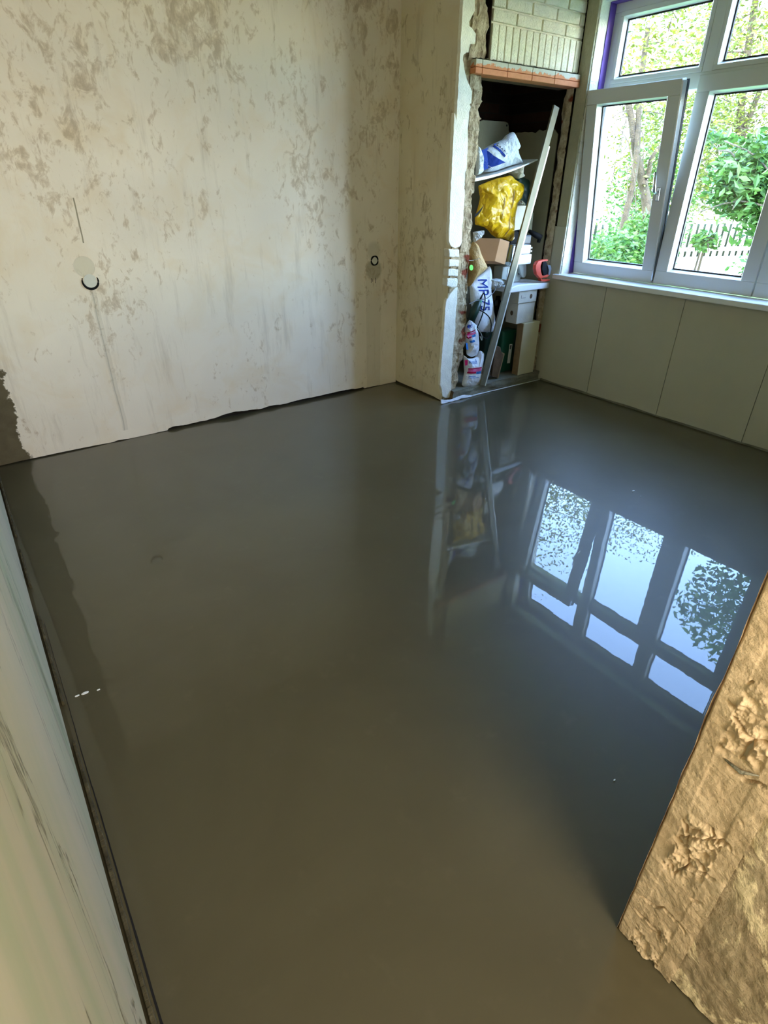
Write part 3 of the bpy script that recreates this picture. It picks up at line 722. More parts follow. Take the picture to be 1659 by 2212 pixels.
for k in (.35, .62, .8):
    b = MB(); b.box(q[1]-.004, q[1]+.006, q[2]+.01, q[2]+.03, q[4]+(q[5]-q[4])*k, q[4]+(q[5]-q[4])*(k+.08)); b.build('hinge', M['white'], r)
# roll between the cardboard box and the bar
a, c = P(1106, 533, 'y', 3.57), P(1097, 570, 'y', 3.53)
b = MB(); b.tube([a, c], .035, 24); o = b.build('metal_can', M['steel'], smooth=False, bevel=.004); tag(o, 'shiny silver can tilted against the small cardboard box', 'can')
# cardboard box: shaded long side + pale end
f = [P(1080.5, 515.5, 'y', 3.47), P(1101, 522, 'y', 3.47), P(1091, 571.5, 'y', 3.47), P(1069, 564.5, 'y', 3.47)]
b = MB(); b.ext(f, Vector((-.16, .13, .004))); o = b.build('cardboard_box', M['card'], bevel=.002); tag(o, 'brown cardboard box with a pale end, under the yellow bag', 'cardboard box')
# dark machine and small tool heads, right
r = thing('power_drill', P(1150, 527, 'y', 3.56), 'black power drill lying on a dark grey machine, right of the straightedge', 'power tool')
b = MB(); b.tube([P(1143, 499, 'y', 3.6), P(1156, 507, 'y', 3.58), P(1168, 513, 'y', 3.56)], [.014, .022, .024], 14); b.build('motor_body', M['black'], r, smooth=True)
b = MB(); b.tube([P(1166, 512, 'y', 3.57), P(1163, 524, 'y', 3.57)], [.017, .014], 10); b.build('grip', M['black'], r, smooth=True)
q = pxbox(1127, 1148, 508, 528, 3.56, .1); o = simple('tool_charger', q, M['darkgrey'], 'dark grey machine housing on top of the bright white case', 'charger', bevel=.012)
r = thing('router_tool', P(1110, 527, 'y', 3.56), 'black tool with a round white badge between yellow bag and straightedge', 'power tool')
b = MB(); b.box(*pxbox(1103, 1120, 500, 527, 3.57, .09)); b.build('housing', M['black'], r, bevel=.012)
p = P(1108.5, 514, 'y', 3.568); b = MB(); b.tube([p-Vector((0, .004, 0)), p+Vector((0, .004, 0))], .011, 14); b.build('badge', M['white'], r)
# white crumpled cartons behind
f = pp([(930, 512), (1075, 512), (1090, 520), (1040, 700), (990, 870), (880, 890), (880, 720)], S1, 980, 370, 3.62)
b = MB(); b.ext(f, (0, .12, 0)); o = b.build('carton', M['box_white'], bevel=.004); tag(o, 'crumpled whitish carton right of the yellow bag, behind the straightedge', 'carton')
f = pp([(1040, 620), (1195, 615), (1165, 905), (1040, 900)], S1, 980, 370, 3.66)
b = MB(); b.ext(f, (0, .05, 0)); o = b.build('carton', M['closet_paint'], bevel=.003); tag(o, 'flat grey carton leaning between straightedge and closet side', 'carton')
o = puff('rubble_piece', pp([(930, 500), (960, 440), (1010, 430), (1050, 490), (1040, 512)], S1, 980, 370, 3.6), .03, M['concrete'], seed=8, wr=.02, wf=24); tag(o, 'lump of grey rubble on top of the whitish carton', 'rubble')
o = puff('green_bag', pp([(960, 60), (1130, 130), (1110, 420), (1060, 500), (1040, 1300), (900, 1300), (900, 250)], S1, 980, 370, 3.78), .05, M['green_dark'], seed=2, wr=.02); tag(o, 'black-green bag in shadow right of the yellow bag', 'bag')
# yellow bag
f = pp([(368, 215), (520, 150), (680, 95), (800, 75), (835, 58), (870, 75), (900, 118), (960, 150), (1032, 192), (1030, 270), (1018, 355), (945, 455), (925, 560), (905, 680), (892, 770), (865, 900), (858, 1048), (815, 1035), (740, 1005), (650, 1000), (570, 950), (520, 880), (450, 830), (322, 800), (320, 680), (360, 560), (400, 400)], S1, 980, 370, 3.58)
yb_ = puff('yellow_bag', f, .075, M['yellow'], seed=4, wr=.03, wf=6, rings=40, n=160); tag(yb_, 'crinkled bright yellow plastic bag with a dark curved stripe', 'plastic bag')
f = pp([(322, 640), (380, 600), (430, 545), (462, 486), (450, 540), (420, 600), (380, 645), (322, 672)], S1, 980, 370, 3.515); b = MB()
b.grid(lambda u, v: pp([(318+144*u, (640-154*u**1.3)*(1-v) + (684-198*u**1.6)*v)], S1, 980, 370, 3.515)[0], 30, 6)
decal('printed_stripe', b, yb_, M['black'], yb_)
for xa, ya, xb2, yb2 in ((735, 395, 705, 700), (905, 290, 800, 960)):
    b = MB(); b.grid(lambda u, v: pp([(xa+(xb2-xa)*u+8*(v-.5), ya+(yb2-ya)*u)], S1, 980, 370, 3.515)[0], 24, 1); decal('fold_seam', b, yb_, M['shade_and_edge_brown'], yb_, .001)
# foil wad left below the yellow bag
o = puff('bin_bag', pp([(300, 905), (450, 880), (430, 940), (380, 1000), (300, 1060)], S1, 980, 370, 3.52), .03, M['foil'], seed=13, wr=.02, wf=30); tag(o, 'crumpled silvery plastic wad under the yellow bag', 'foil')
# white tray and bags standing on it
def trayf(u, v):
    px_ = 1026+136*u; py_ = 390.5 - 20*u - 26*u**1.8; w = 7*(1-u*.45)
    p = P(px_, py_+w*(v if v < 1 else 1)*.9, 'y', 3.53); return p
b = MB()
n = 30; up_ = [P(1026+136*i/n, 384.5 - 16*i/n - 25*(i/n)**1.8, 'y', 3.53) for i in range(n+1)]; dn = [P(1026+136*i/n, 392.0 - 21*i/n - 25*(i/n)**1.8, 'y', 3.53) for i in range(n+1)]
b.ext(up_+dn[::-1], (0, .3, 0)); tr = b.build('white_tray', M['white'], bevel=.002, seg=2); tag(tr, 'thin curved white board wedged as a shelf above the yellow bag', 'board')
o = puff('white_bag', pp([(358, 520), (385, 540), (410, 600), (430, 700), (436, 905), (400, 940), (335, 960), (335, 600)], S1, 980, 240, 3.53), .03, M['bag'], seed=21, wr=.015); tag(o, 'pale plastic bag squeezed behind the broken brick edge', 'plastic bag')
f = pp([(410, 590), (500, 530), (590, 490), (740, 420), (780, 365), (880, 305), (930, 400), (985, 520), (930, 552), (960, 660), (1022, 780), (900, 800), (790, 830), (600, 900), (440, 912), (430, 750)], S1, 980, 240, 3.62)
wb = puff('cement_bag', f, .07, M['bag'], seed=6, wr=.012, wf=12, rings=34, n=140); tag(wb, 'white and blue printed bag slumped on the curved white board', 'bag')
def D(pts): return pp(pts, S1, 980, 240, 3.56)
q = D([(420, 585), (512, 548), (800, 800), (445, 895)]); b = MB(); b.grid(lambda u, v: bil([q[0], q[1], q[2], q[3]], u, v), 20, 20)
b = MB(); b.grid(lambda u, v: D([((1-v)*(418+20*v)+v*445+ u*((95+60*v) + 170*v**1.5), (585-38*u)+ (300*v) - 80*u*v**2)])[0], 40, 40); decal('blue_print', b, wb, M['ink_blue'], wb, .0012)
b = text_mb('ORTE', D([(440, 735), (575, 880), (560, 905), (432, 775)])) if False else text_mb('ORTE', D([(462, 722), (592, 852), (566, 902), (440, 764)])); decal('lettering', b, wb, M['ink_white'], wb, .0035)
b = quad_grid(D([(635, 480), (755, 668), (738, 692), (602, 497)]), 14, 3); decal('blue_bar', b, wb, M['ink_blue'], wb, .0014)
b = text_mb('SMART', D([(668, 468), (788, 640), (768, 664), (650, 492)])); decal('lettering', b, wb, M['ink_navy'], wb, .0016)
o = puff('white_sack', pp([(815, 850), (1025, 800), (1015, 940), (1040, 980), (960, 1012), (900, 985), (870, 950), (820, 935)], S1, 980, 240, 3.66), .05, M['box_white'], seed=17, wr=.015); tag(o, 'small grubby white sack hanging below the curved white board', 'sack')
# pale rounded board at the back
f = [P(1036, 262, 'y', 4.06), P(1044, 259, 'y', 4.06), P(1092, 262.5, 'y', 4.06), P(1098, 265, 'y', 4.06), P(1099.5, 272, 'y', 4.06), P(1100, 360, 'y', 4.06), P(1030, 360, 'y', 4.06)]
b = MB(); b.ext(f, (0, .015, 0)); o = b.build('hardboard_sheet', M['closet_paint'], bevel=.006); tag(o, 'pale sheet with rounded corners standing at the dark back of the closet', 'board')
p = P(1095, 271, 'y', 4.058); b = MB(); b.tube([p, p+Vector((0, .004, 0))], .008, 10); b.build('screw_hole', M['black'], o)
# brown paper wrap with lime sticker
f = pp([(215, 380), (235, 250), (290, 150), (330, 175), (370, 290), (480, 540), (420, 600), (310, 700), (210, 830), (228, 600)], S1, 980, 500, 3.53)
kp = puff('paper_roll', f, .07, M['kraft'], seed=5, wr=.008, wf=7, p=2.0); tag(kp, 'tan paper roll with a lime green round sticker, left in the closet', 'paper roll')
b = MB(); n = 24
b.grid(lambda u, v: pp([(264+28*v*math.cos(2*math.pi*u), 540+42*v*math.sin(2*math.pi*u))], S1, 980, 500, 3.465)[0], 24, 4); decal('round_sticker', b, kp, M['lime'], kp)
b = MB(); b.grid(lambda u, v: pp([(252+26*u+2*v, 552-24*u+9*v)], S1, 980, 500, 3.465)[0], 6, 1); decal('sticker_mark', b, kp, M['green_dark'], kp, .003)
b = MB(); b.grid(lambda u, v: pp([(225+150*u, 425+20*math.sin(math.pi*u)-30*u+8*v)], S1, 980, 500, 3.465)[0], 16, 1); decal('wrap_band', b, kp, M['grey'], kp, .004)
# tall white plaster sack with vertical blue lettering
f = pp([(535, 512), (548, 620), (545, 720), (540, 830), (552, 960), (580, 1180), (600, 1350), (612, 1480), (560, 1500), (400, 1500), (330, 1400), (300, 1200), (255, 1060), (240, 800), (330, 700), (430, 620)], S1, 980, 500, 3.56)
ps = puff('plaster_sack', f, .06, M['paper'], seed=9, wr=.012, wf=9, n=130, rings=32); tag(ps, 'tall creased white sack with big blue lettering running down it', 'sack')
def E_(pts): return pp(pts, S1, 980, 500, 3.51)
b = text_mb('MP 75', E_([(505, 715), (520, 1180), (395, 1180), (358, 720)])); decal('blue_lettering', b, ps, M['ink_blue'], ps, .0025)
# green grinder with cable
r = thing('angle_grinder', P(1018, 690, 'y', 3.47), 'dark green angle grinder with a black cable, hanging in front of the tall white sack', 'power tool')
b = MB(); b.tube([P(1017, 692, 'y', 3.47), P(1025, 672, 'y', 3.46), P(1032, 656, 'y', 3.46), P(1036, 650, 'y', 3.46)], [.034, .036, .03, .018], 16); b.build('tool_body', M['green_dark'], r, smooth=True)
b = MB(); b.tube([P(1034.5, 653, 'y', 3.46), P(1036.5, 649, 'y', 3.46)], .021, 16); b.build('light_green_collar', plain('mint_collar', (90, 170, 130), .4), r)
b = MB(); b.tube([P(1036, 650, 'y', 3.46), P(1042, 637, 'y', 3.46)], [.009, .006], 10); b.build('cable_sleeve', M['black'], r, smooth=True)
def smoothpath(pts, n=8):
    out = []; m = len(pts)
    for i in range(m-1):
        p0, p1, p2, p3 = pts[max(i-1, 0)], pts[i], pts[i+1], pts[min(i+2, m-1)]
        for k in range(n):
            t = k/n; out.append(.5*((2*p1)+(p2-p0)*t+(2*p0-5*p1+4*p2-p3)*t*t+(-p0+3*p1-3*p2+p3)*t*t*t))
    return out+[pts[-1]]
def cab(pts, y, r_): b = MB(); b.tube(smoothpath([P(a, c, 'y', y+d) for a, c, d in pts]), r_, 6); return b
b = cab([(1042, 637, 0), (1045, 634, 0), (1048, 645, 0), (1046, 662, 0), (1042, 680, 0), (1035, 698, 0), (1031, 708, 0), (1034, 716, 0)], 3.455, .0048); b.build('cable', M['black'], r, smooth=True)
b = cab([(1036, 670, 0), (1047, 676, 0), (1057, 686, 0), (1061, 700, 0), (1060, 716, 0), (1056, 727, 0), (1050, 731, 0), (1042, 727, 0), (1034, 716, 0), (1031, 704, 0)], 3.45, .0045); b.build('cable', M['black'], r, smooth=True)
o = cab([(1013, 657, 0), (1030, 649, 0), (1048, 646, 0), (1060, 638, .01), (1070, 625, .03), (1067, 612, .06)], 3.445, .0032).build('thin_cable', M['darkgrey'], None, smooth=True); tag(o, 'thin grey wire curving across the blue lettering of the tall sack', 'cable')
o = cab([(1037, 727, 0), (1041, 735, 0), (1040, 722, 0), (1033, 712, 0), (1030, 709, 0)], 3.44, .0032).build('wire_loop', M['grey'], None, smooth=True); tag(o, 'small pale wire loop below the grinder cable', 'cable')
# printed white sacks
def print_sack(poly, label, seed, items):
    o = puff('cement_sack', poly, .055, M['paper'], seed=seed, wr=.009, wf=13, n=130, rings=30); tag(o, label, 'sack', 'white paper sacks with red and blue print')
    for kind, pts, mt, *tx in items:
        q = pp(pts, S1, 960, 660, 3.455)
        if kind == 'r': decal('print_block', quad_grid(q, 8, 5), o, M[mt], o, .0012)
        else: decal('lettering', text_mb(tx[0], q), o, M[mt], o, .0022)
    return o
lo_poly = [v + Vector((0, 0, .0)) for v in pp([(285, 740), (330, 790), (420, 790), (500, 760), (530, 670), (580, 700), (568, 800), (560, 950), (550, 1080), (548, 1200), (420, 1215), (292, 1215), (262, 1190), (300, 1000)], S1, 960, 660, 3.505)]
print_sack(lo_poly, 'white paper sack with a red block and blue name, standing on the closet threshold', 31, [
    ('r', [(303, 815), (348, 812), (346, 892), (308, 897)], 'ink_red'), ('t', [(385, 830), (500, 812), (500, 868), (380, 872)], 'ink_midblue', 'Knauf'),
    ('r', [(375, 945), (550, 912), (550, 930), (375, 962)], 'ink_red'), ('r', [(375, 964), (550, 932), (550, 972), (375, 998)], 'ink_pink'), ('r', [(370, 998), (470, 984), (468, 1010), (368, 1024)], 'ink_red'),
    ('r', [(472, 984), (548, 972), (546, 1012), (470, 1026)], 'ink_midblue'), ('r', [(375, 1058), (460, 1050), (460, 1058), (375, 1066)], 'ink_midblue'), ('r', [(370, 1082), (505, 1068), (505, 1075), (370, 1090)], 'ink_midblue')])
up_poly = pp([(380, 208), (425, 250), (475, 290), (478, 380), (490, 480), (500, 650), (470, 740), (400, 770), (335, 735), (345, 640), (315, 540), (297, 435), (318, 390), (315, 310)], S1, 960, 660, 3.515)
print_sack(up_poly, 'creased white paper sack with red and blue print, stuffed on top of the other one', 37, [
    ('r', [(330, 430), (480, 358), (482, 372), (335, 448)], 'ink_red'), ('r', [(345, 452), (480, 385), (482, 420), (355, 480)], 'ink_pink'), ('r', [(362, 486), (420, 460), (422, 482), (370, 508)], 'ink_red'),
    ('r', [(425, 452), (470, 428), (480, 462), (430, 480)], 'ink_midblue'), ('r', [(400, 535), (455, 512), (466, 545), (412, 566)], 'ink_midblue'), ('r', [(318, 560), (345, 560), (358, 660), (330, 660)], 'ink_midblue'),
    ('t', [(352, 290), (452, 262), (455, 330), (352, 362)], 'ink_blue', 'Knauf')])
# green cases and the brown tile
q = pxbox(1083, 1112, 714, 812, 3.60, .12, .082)
r = thing('tool_case', ((q[0]+q[1])/2, 3.6, .082), 'dark green tool case standing upright with a narrow white label', 'tool case', 'dark green tool cases')
b = MB(); b.box(*q); b.build('shell', M['green'], r, bevel=.02, seg=4)
b = MB(); b.box(q[1]-.035, q[1]-.008, q[2]-.012, q[2]+.01, q[4], q[5]-.03); b.build('dark_rim', M['green_dark'], r, bevel=.006)
f = pp([(978, 578), (1016, 576), (978, 860), (940, 862)], S1, 960, 660, 3.585); b = MB(); b.ext(f, (0, .004, 0)); lb = b.build('label', M['white'], r)
f = pp([(982, 592), (1006, 590), (996, 650), (974, 652)], S1, 960, 660, 3.5845); b = MB(); b.ext(f, (0, .001, 0)); b.build('label_print', M['darkgrey'], lb)
q = pxbox(1046, 1079, 714, 815, 3.66, .12, .082)
r = thing('tool_case', ((q[0]+q[1])/2, 3.66, .082), 'green-black tool case behind the straightedge and the cable loop', 'tool case', 'dark green tool cases')
b = MB(); b.box(*q); b.build('shell', M['green_dark'], r, bevel=.02, seg=4)
b = MB(); b.box(q[1]-.02, q[1]+.004, q[2]-.006, q[2]+.02, q[4]+.02, q[5]-.02); b.build('green_rim', M['green'], r, bevel=.008)
b = MB(); b.tube([Vector((q[0]+.05, 3.7, q[5]-.005)), Vector((q[0]+.06, 3.7, q[5]+.02)), Vector((q[1]-.05, 3.7, q[5]+.02)), Vector((q[1]-.04, 3.7, q[5]-.005))], .008, 8); b.build('handle', M['black'], r)
f = [P(a, c, 'y', 3.50) for a, c in ((1072, 750.5), (1081, 752), (1083, 762), (1090, 766), (1076, 819), (1062, 815), (1068, 770))]
dz = .082 - min(v.z for v in f)
for v in f: v.z += dz
b = MB(); b.ext(f, (.012, .035, 0)); o = b.build('broken_tile', M['brown'], bevel=.003); tag(o, 'rough brown tile with a stepped corner leaning on the green case', 'tile')
b = MB(); b.ext([f[2]+Vector((.0, -.001, 0)), f[3]+Vector((0, -.001, 0)), f[4]+Vector((0, -.001, 0)), f[4]+Vector((-.012, -.001, 0)), f[3]+Vector((-.014, -.001, -.01))], (0, .003, 0)); b.build('pale_edge', M['shade_and_edge_brown'], o)
# dark bottles in the shadow behind
for xl, xr, yt, yb2, Y, lab in ((1066, 1080, 640, 700, 3.86, 'dark bottle standing in shadow directly left of the straightedge'), (1100, 1112, 640, 700, 3.95, 'dark bottle with a small pale label, right of the straightedge')):
    q = pxbox(xl, xr, yt, yb2, Y, .06); cx = (q[0]+q[1])/2; rr = (q[1]-q[0])/2; z0 = q[4]; z1 = q[5]
    r = thing('spray_can', (cx, Y, .08), lab, 'bottle')
    b = MB(); b.tube([Vector((cx, Y, .082)), Vector((cx, Y, z1-.06)), Vector((cx, Y, z1-.03)), Vector((cx, Y, z1))], [rr, rr, rr*.5, rr*.45], 16); b.build('bottle_body', M['black'], r, smooth=True)
    b = MB(); p = P((xl+xr)/2-2, 674, 'y', Y-rr-.002) if Y > 3.9 else P((xl+xr)/2, 655, 'y', Y-rr-.002); b.box(p.x-.018, p.x+.012, p.y, p.y+.003, p.z-.02, p.z+.025); b.build('label', M['grey'] if Y > 3.9 else M['darkgrey'], r)
# red clamp-like tool at the right
Yc = 3.43
r = thing('belt_clamp', P(1172, 606, 'y', Yc), 'orange-red C-shaped clamp tool with a black core beside the wall board', 'clamp')
def cpts(pts, y): return [P(980+a/S1, 500+c/S1, 'y', y) for a, c in pts]
outer = cpts([(1410, 418), (1330, 425), (1260, 450), (1232, 500), (1225, 560), (1240, 640), (1290, 700), (1330, 705), (1340, 690), (1380, 690), (1430, 660), (1432, 640), (1400, 645), (1350, 665), (1325, 660), (1305, 600), (1300, 520), (1320, 455), (1410, 440)], Yc)
b = MB(); b.ext(outer, (0, .035, 0)); b.build('red_bow', M['red'], r, bevel=.004)
b = MB(); b.ext(cpts([(1300, 700), (1340, 720), (1440, 715), (1440, 735), (1350, 752), (1308, 745)], Yc), (0, .035, 0)); b.build('red_foot', M['red'], r, bevel=.003)
b = MB(); b.ext(cpts([(1335, 450), (1380, 445), (1410, 500), (1420, 560), (1415, 640), (1345, 660), (1320, 560)], Yc+.006), (0, .022, 0)); b.build('black_core', M['black'], r, bevel=.004)
b = MB(); b.ext(cpts([(1400, 500), (1450, 505), (1462, 560), (1440, 650), (1412, 650), (1420, 570)], Yc-.002), (0, .02, 0)); b.build('grey_jaw', M['darkgrey'], r, bevel=.003)
# plastic film on the threshold edge
b = MB()
def film(u, v):
    px_ = 952 + u*93; py_ = 872 - u*17 + 3*math.sin(u*9) + v*(-9+7*u*.6)
    p = P(px_, py_, 'y', 3.432 + .012*v); p.z = max(.003, p.z)
    return p + Vector((0, .004*fbm(u*9, v*4, 1), .002*fbm(u*14, v*3, 6)))
b.grid(film, 40, 5); o = b.build('plastic_film', M['paper'], smooth=True)
so_ = o.modifiers.new('s', 'SOLIDIFY'); so_.thickness = .002; tag(o, 'torn white plastic film lying along the closet threshold at the wall foot', 'plastic film')
b = MB(); b.tube([Vector((3.42+.85*i/30, 3.438-.0005*i+.002*fbm(i*.5, 1, 1), .006)) for i in range(31)], [.006-.0001*i for i in range(31)], 6); o = b.build('edge_strip', M['paper'], smooth=True); tag(o, 'thin pale edge strip where screed meets the closet step', 'edge strip')
# crumbs and bubbles on the screed
for i, (a, c, s, lab) in enumerate([(1368, 1061, .012, 'tiny white plaster flake on the screed in front of the window reflection'), (184, 1498, .013, 'small pale bubble trail on the screed near the left wall'), (167, 1504, .008, 'pale bubble at the left end of the trail near the left wall'), (213, 1491, .006, 'last tiny bubble of the trail near the left wall'), (1384, 1073, .005, 'speck right of the white plaster flake'), (1327, 1686, .005, 'single pale speck on the screed left of the door jamb')]):
    p = P(a, c, 'z', 0); b = MB(); n = 9
    b.ext([p + Vector((math.cos(6.283*k/n)*s*(1+.4*noise.noise(Vector((k, i, 1)))), math.sin(6.283*k/n)*s*.45*(1+.4*noise.noise(Vector((k, i, 5)))), .0005)) for k in range(n)], (0, 0, .0035))
    o = b.build('plaster_crumb', M['paper'], bevel=.0012); tag(o, lab, 'crumb', 'crumbs on the screed')

# ================================================================== OUTSIDE
GZ = -.2
b = MB(); b.box(4.6, 90, -40, 70, GZ-.2, GZ-.01); struct(b.build('ground', M['ground']), 'pale paving outside')
b = MB(); b.box(5.2, 12.5, -6, 20, GZ-.05, GZ); tag(b.build('lawn', M['grass']), 'strip of lawn between the house and the picket fence', 'lawn', kind='stuff')
# picket fence
A, B = P(1395, 566, 'z', GZ), P(1700, 560, 'z', GZ)
A = A + (A-B).normalized()*4; B = B + (B-A).normalized()*8
fr = thing('picket_fence', A.lerp(B, .5), 'white picket fence across the garden beyond the right window', 'fence')
b = MB(); d = (B-A); n_ = int(d.length/.2); e = d.normalized(); s_ = Vector((-e.y, e.x, 0))
for i in range(n_):
    c = A + e*(i*.2)
    b.ext([c+Vector((0, 0, .06)), c+e*.1+Vector((0, 0, .06)), c+e*.1+Vector((0, 0, 1.12)), c+e*.05+Vector((0, 0, 1.2)), c+Vector((0, 0, 1.12))], s_*.03)
b.build('pickets', M['fence'], fr)
b = MB()
for zz in (.25, .92): b.ext([A+s_*.03+Vector((0, 0, zz)), B+s_*.03+Vector((0, 0, zz)), B+s_*.03+Vector((0, 0, zz+.09)), A+s_*.03+Vector((0, 0, zz+.09))], s_*.04)
b.build('rails', M['fence'], fr)
hg = MB()
def hf(u, v):
    c = A.lerp(B, u) + s_*(1.0+.5*math.sin(math.pi*v)*-1); return Vector((c.x+.12*fbm(u*60, v*4, 1), c.y+.12*fbm(u*60, v*4, 7), GZ + (1.0+.12*fbm(u*40, 0, 3))*math.sin(math.pi*min(1, v*1.0)*.5)))
hg.grid(hf, 240, 12); o = hg.build('hedge', plain('dark_hedge', (30, 44, 20), .95, bump=.05), smooth=False); tag(o, 'low dark hedge running behind the white picket fence', 'hedge')
# pale house beyond
hs = far(1540, 400, 34); hs.z = GZ
hx, hy = hs.x, hs.y
r = thing('house', (hx, hy, GZ), 'pale rendered house far behind the trees', 'house')
Mh = Matrix.Translation((hx, hy, GZ)) @ Matrix.Rotation(math.radians(-8), 4, 'Z')
b = MB(); b.box(0, 8, -9, 16, 0, 6, Mh); b.build('walls', M['house'], r)
b = MB(); b.ext([Mh @ Vector((-.5, -9.5, 6)), Mh @ Vector((8.5, -9.5, 6)), Mh @ Vector((4, -9.5, 9))], (Mh.to_3x3() @ Vector((0, 26, 0)))); b.build('roof', M['roof'], r)
for y in (-7, -3.5, 0, 3.5, 7, 11):
    for z in (.9, 3.6):
        b = MB(); b.box(-.03, .02, y, y+1.5, z, z+1.5, Mh); b.build('house_window', M['house_pane'], r)
# trees
rng = np.random.default_rng(5)
def leaves(name, blobs, n, size, mat, parent, org):
    """n folded leaves scattered in ellipsoid blobs (centre, radius xyz, weight)"""
    w = np.array([q[2] for q in blobs], float); w /= w.sum(); idx = rng.choice(len(blobs), n, p=w)
    C = np.array([list(q[0]) for q in blobs])[idx]; Rr = np.array([list(q[1]) for q in blobs])[idx]
    d = rng.normal(size=(n, 3)); d /= np.linalg.norm(d, axis=1)[:, None]; rad = rng.random(n)[:, None]**.45
    c = C + d*rad*Rr
    a = rng.normal(size=(n, 3)); a[:, 2] *= .5; a /= np.linalg.norm(a, axis=1)[:, None]
    t = rng.normal(size=(n, 3)); bb = np.cross(a, t); bb /= np.linalg.norm(bb, axis=1)[:, None]; nn = np.cross(a, bb)
    s = (size*(.6+.8*rng.random(n)))[:, None]
    pts = np.stack([c-a*s, c-bb*s*.42+nn*s*.12, c+a*s, c+bb*s*.42+nn*s*.12], 1).reshape(-1, 3)
    o_ = np.array(list(org)); me = bpy.data.meshes.new(name); me.from_pydata(((pts-o_)*K).tolist(), [], [(4*i, 4*i+1, 4*i+2) for i in range(n)]+[(4*i, 4*i+2, 4*i+3) for i in range(n)]); me.materials.append(mat)
    o = bpy.data.objects.new(name, me); COL.objects.link(o); o.parent = parent; o.location = Vector(o_)*K - wloc(parent); return o
def limb(b, pts, r0, r1, n=5):
    sp = smoothpath(pts, n); b.tube(sp, [r0+(r1-r0)*i/(len(sp)-1) for i in range(len(sp))], 8)
def tree(name, label, trunks, blobs, n, size, leafm, bark, twigs=40):
    base = trunks[0][0][0]; r = thing(name, base, label, 'tree', 'trees and shrubs outside the window')
    b = MB()
    for pts, ra, rb in trunks: limb(b, pts, ra, rb)
    b.build('trunk', bark, r, smooth=True)
    b = MB(); rd = random.Random(len(label))
    for i in range(twigs):
        c, R_, _ = rd.choice(blobs); c = Vector(c); p = c + Vector([rd.uniform(-.4, .4)*R_[k] for k in range(3)])
        q = c + Vector([rd.uniform(-1, 1)*R_[k] for k in range(3)]); m_ = p.lerp(q, .5) + Vector((0, 0, .15*R_[2]))
        limb(b, [p, m_, q], .02*size/.1, .006, 3)
    if twigs: b.build('branches', bark, r)
    leaves('foliage', blobs, n, size, leafm, r, base); return r
D1 = 11
def f1(a, c, d=D1): return far(a, c, d)
g0 = f1(1328, 600); g0.z = GZ
tree('garden_tree', 'slim leaning tree with a forked trunk seen through the tilted left sash',
     [([g0, f1(1340, 520), f1(1352, 460), f1(1366, 400), f1(1376, 330), f1(1378, 280), f1(1384, 180), f1(1400, 60)], .06, .035),
      ([f1(1400, 470, 11.4), f1(1394, 420, 11.4), f1(1382, 370, 11.3), f1(1372, 320, 11.1), f1(1364, 260), f1(1352, 200)], .085, .04),
      ([f1(1391, 400, 11.3), f1(1402, 370, 11.3), f1(1408, 340, 11.2), f1(1440, 300, 11.2)], .05, .02),
      ([f1(1400, 470, 11.4), f1(1420, 560, 11.5), Vector((f1(1425, 600, 11.5).x, f1(1425, 600, 11.5).y, GZ))], .085, .11)],
     [(f1(1425, 330, 12.6), (1.0, .9, .9), 3), (f1(1455, 230, 12.6), (1.2, 1.1, 1.0), 3), (f1(1410, 90), (1.1, .8, .9), 1.6), (f1(1440, 20), (1.2, .9, .8), 1.6), (f1(1425, 450, 12.4), (.6, .5, .8), 1.6), (f1(1420, -90), (1.2, 1.0, 1.2), 1.5), (f1(1430, -260), (1.6, 1.4, 1.4), 1.6), (f1(1355, 400), (.6, .5, .9), .22), (f1(1340, 250), (.6, .5, .8), .12)],
     8000, .04, M['leaf_y'], M['bark'])
D2 = 14
tree('garden_tree', 'broad yellow-green tree filling the upper part of the fixed window pane',
     [([Vector((f1(1655, 560, D2).x, f1(1655, 560, D2).y, GZ)), f1(1632, 450, D2), f1(1600, 300, D2), f1(1610, 150, D2), f1(1640, -50, D2)], .10, .05), ([f1(1625, 420, D2), f1(1570, 330, D2), f1(1530, 250, D2)], .07, .02), ([f1(1600, 300, D2), f1(1640, 200, D2), f1(1680, 120, D2)], .07, .02)],
     [(f1(1530, 300, D2), (1.6, 1.4, 1.1), 3), (f1(1600, 250, D2), (1.5, 1.4, 1.2), 3), (f1(1520, 400, D2), (1.1, 1.0, .7), 2), (f1(1590, 390, D2), (1.3, 1, .7), 2), (f1(1600, 100, D2), (1.5, 1.4, 1.3), 1.5), (f1(1660, 60, D2), (1.6, 1.4, 1.5), 2.0), (f1(1650, -120, D2), (1.5, 1.3, 1.4), 1.2), (f1(1590, -60, D2), (1.2, 1.0, 1.2), .7), (f1(1720, 200, D2), (1.8, 1.6, 2), 3), (f1(1760, -150, D2), (1.6, 1.4, 1.8), 1.2), (Vector((12.6, 6.1, 5.4)), (1.6, 1.9, 1.0), 2.2), (Vector((12.2, 7.2, 6.0)), (1.3, 1.5, .8), 1.2), (Vector((12.9, 5.0, 4.8)), (1.2, 1.4, .8), 1.4)],
     20000, .042, M['leaf_y'], M['bark'])
D3 = 7.5
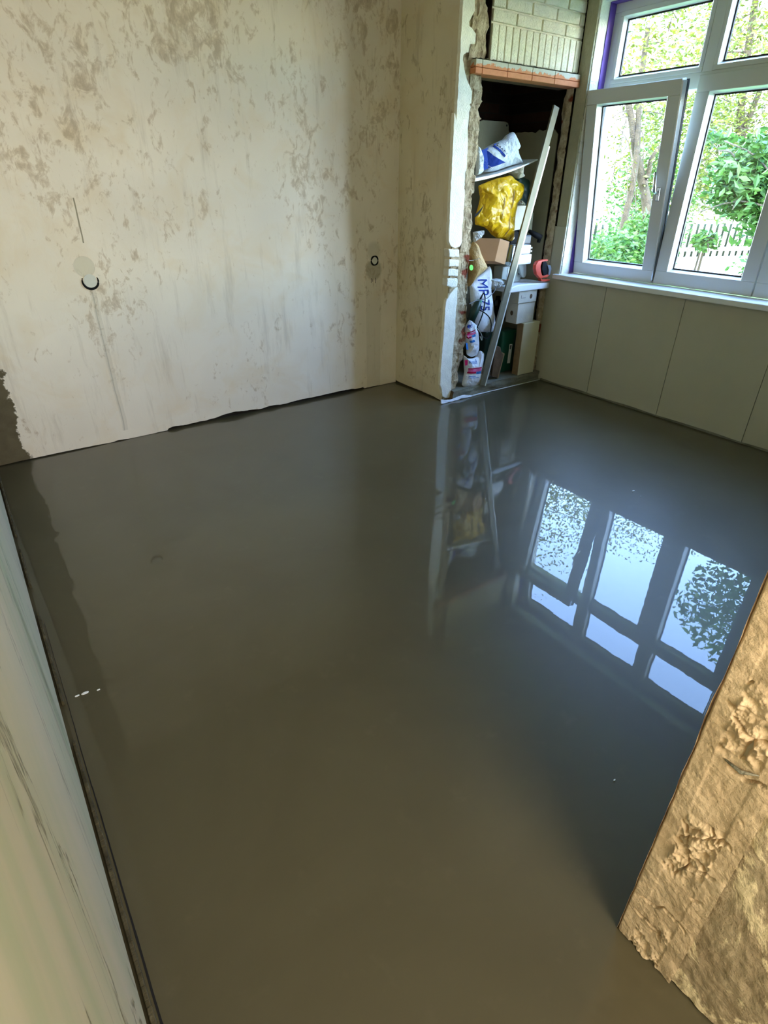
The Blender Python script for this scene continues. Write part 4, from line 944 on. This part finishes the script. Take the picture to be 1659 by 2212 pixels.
tree('broadleaf_tree', 'close deep-green broadleaf tree reaching in from the right of the window',
     [([Vector((6.8, 1.1, GZ)), Vector((6.9, 1.15, 1.2)), Vector((6.9, 1.3, 2.6)), Vector((7.0, 1.5, 4.2))], .10, .05), ([Vector((6.9, 1.2, 1.6)), f1(1640, 450, D3), f1(1600, 470, D3)], .04, .012), ([Vector((6.9, 1.3, 2.2)), f1(1650, 350, D3)], .04, .012)],
     [(f1(1625, 380, D3), (.48, .42, .38), 2.5), (f1(1600, 420, D3), (.3, .3, .2), .9), (f1(1650, 450, D3), (.25, .25, .2), .7), (f1(1700, 400, D3), (.7, .6, .6), 3), (f1(1720, 480, D3), (.35, .35, .25), .6), (Vector((7.0, 1.6, 3.0)), (1.0, 1.0, .8), 5), (Vector((7.0, 2.0, 3.2)), (.7, .7, .4), 1.2), (Vector((7.3, .9, 3.3)), (.7, .7, .5), 2), (Vector((7.2, .7, 2.4)), (.8, .8, 1.0), 4), (f1(1540, 300, 8), (.25, .2, .1), .2)],
     11000, .048, M['leaf_d'], M['bark_grey'])
D4 = 9
def shrub(c, R_, n, size, mt, label):
    c = Vector(c); base = Vector((c.x, c.y, GZ))
    tree('shrub', label, [([base, base.lerp(c, .5), c], .03, .012), ([base, base.lerp(c, .6)+Vector((.1, .1, 0)), c+Vector((.15, .1, .1))], .02, .01)], [(c, R_, 1)], n, size, mt, M['bark'], 10)
shrub(f1(1525, 520, D4), (.2, .18, .13), 230, .05, M['leaf_g'], 'small bright green shrub in front of the picket fence')
shrub(f1(1330, 575, 10), (.9, .8, .5), 4200, .05, M['leaf_g'], 'low green shrub at the lower left of the tilted sash')
shrub(f1(1375, 560, 10.5), (.42, .42, .7), 2200, .05, M['leaf_g'], 'tall green shrub around the foot of the thick trunk')
shrub(f1(1640, 575, 9.5), (.4, .4, .2), 120, .05, M['leaf_g'], 'sparse shrub at the lower right corner of the fixed pane')
shrub(f1(1395, 470, 12.5), (.9, .8, 1.2), 4200, .042, M['leaf_g'], 'dense leafy bush behind the forked trunk')
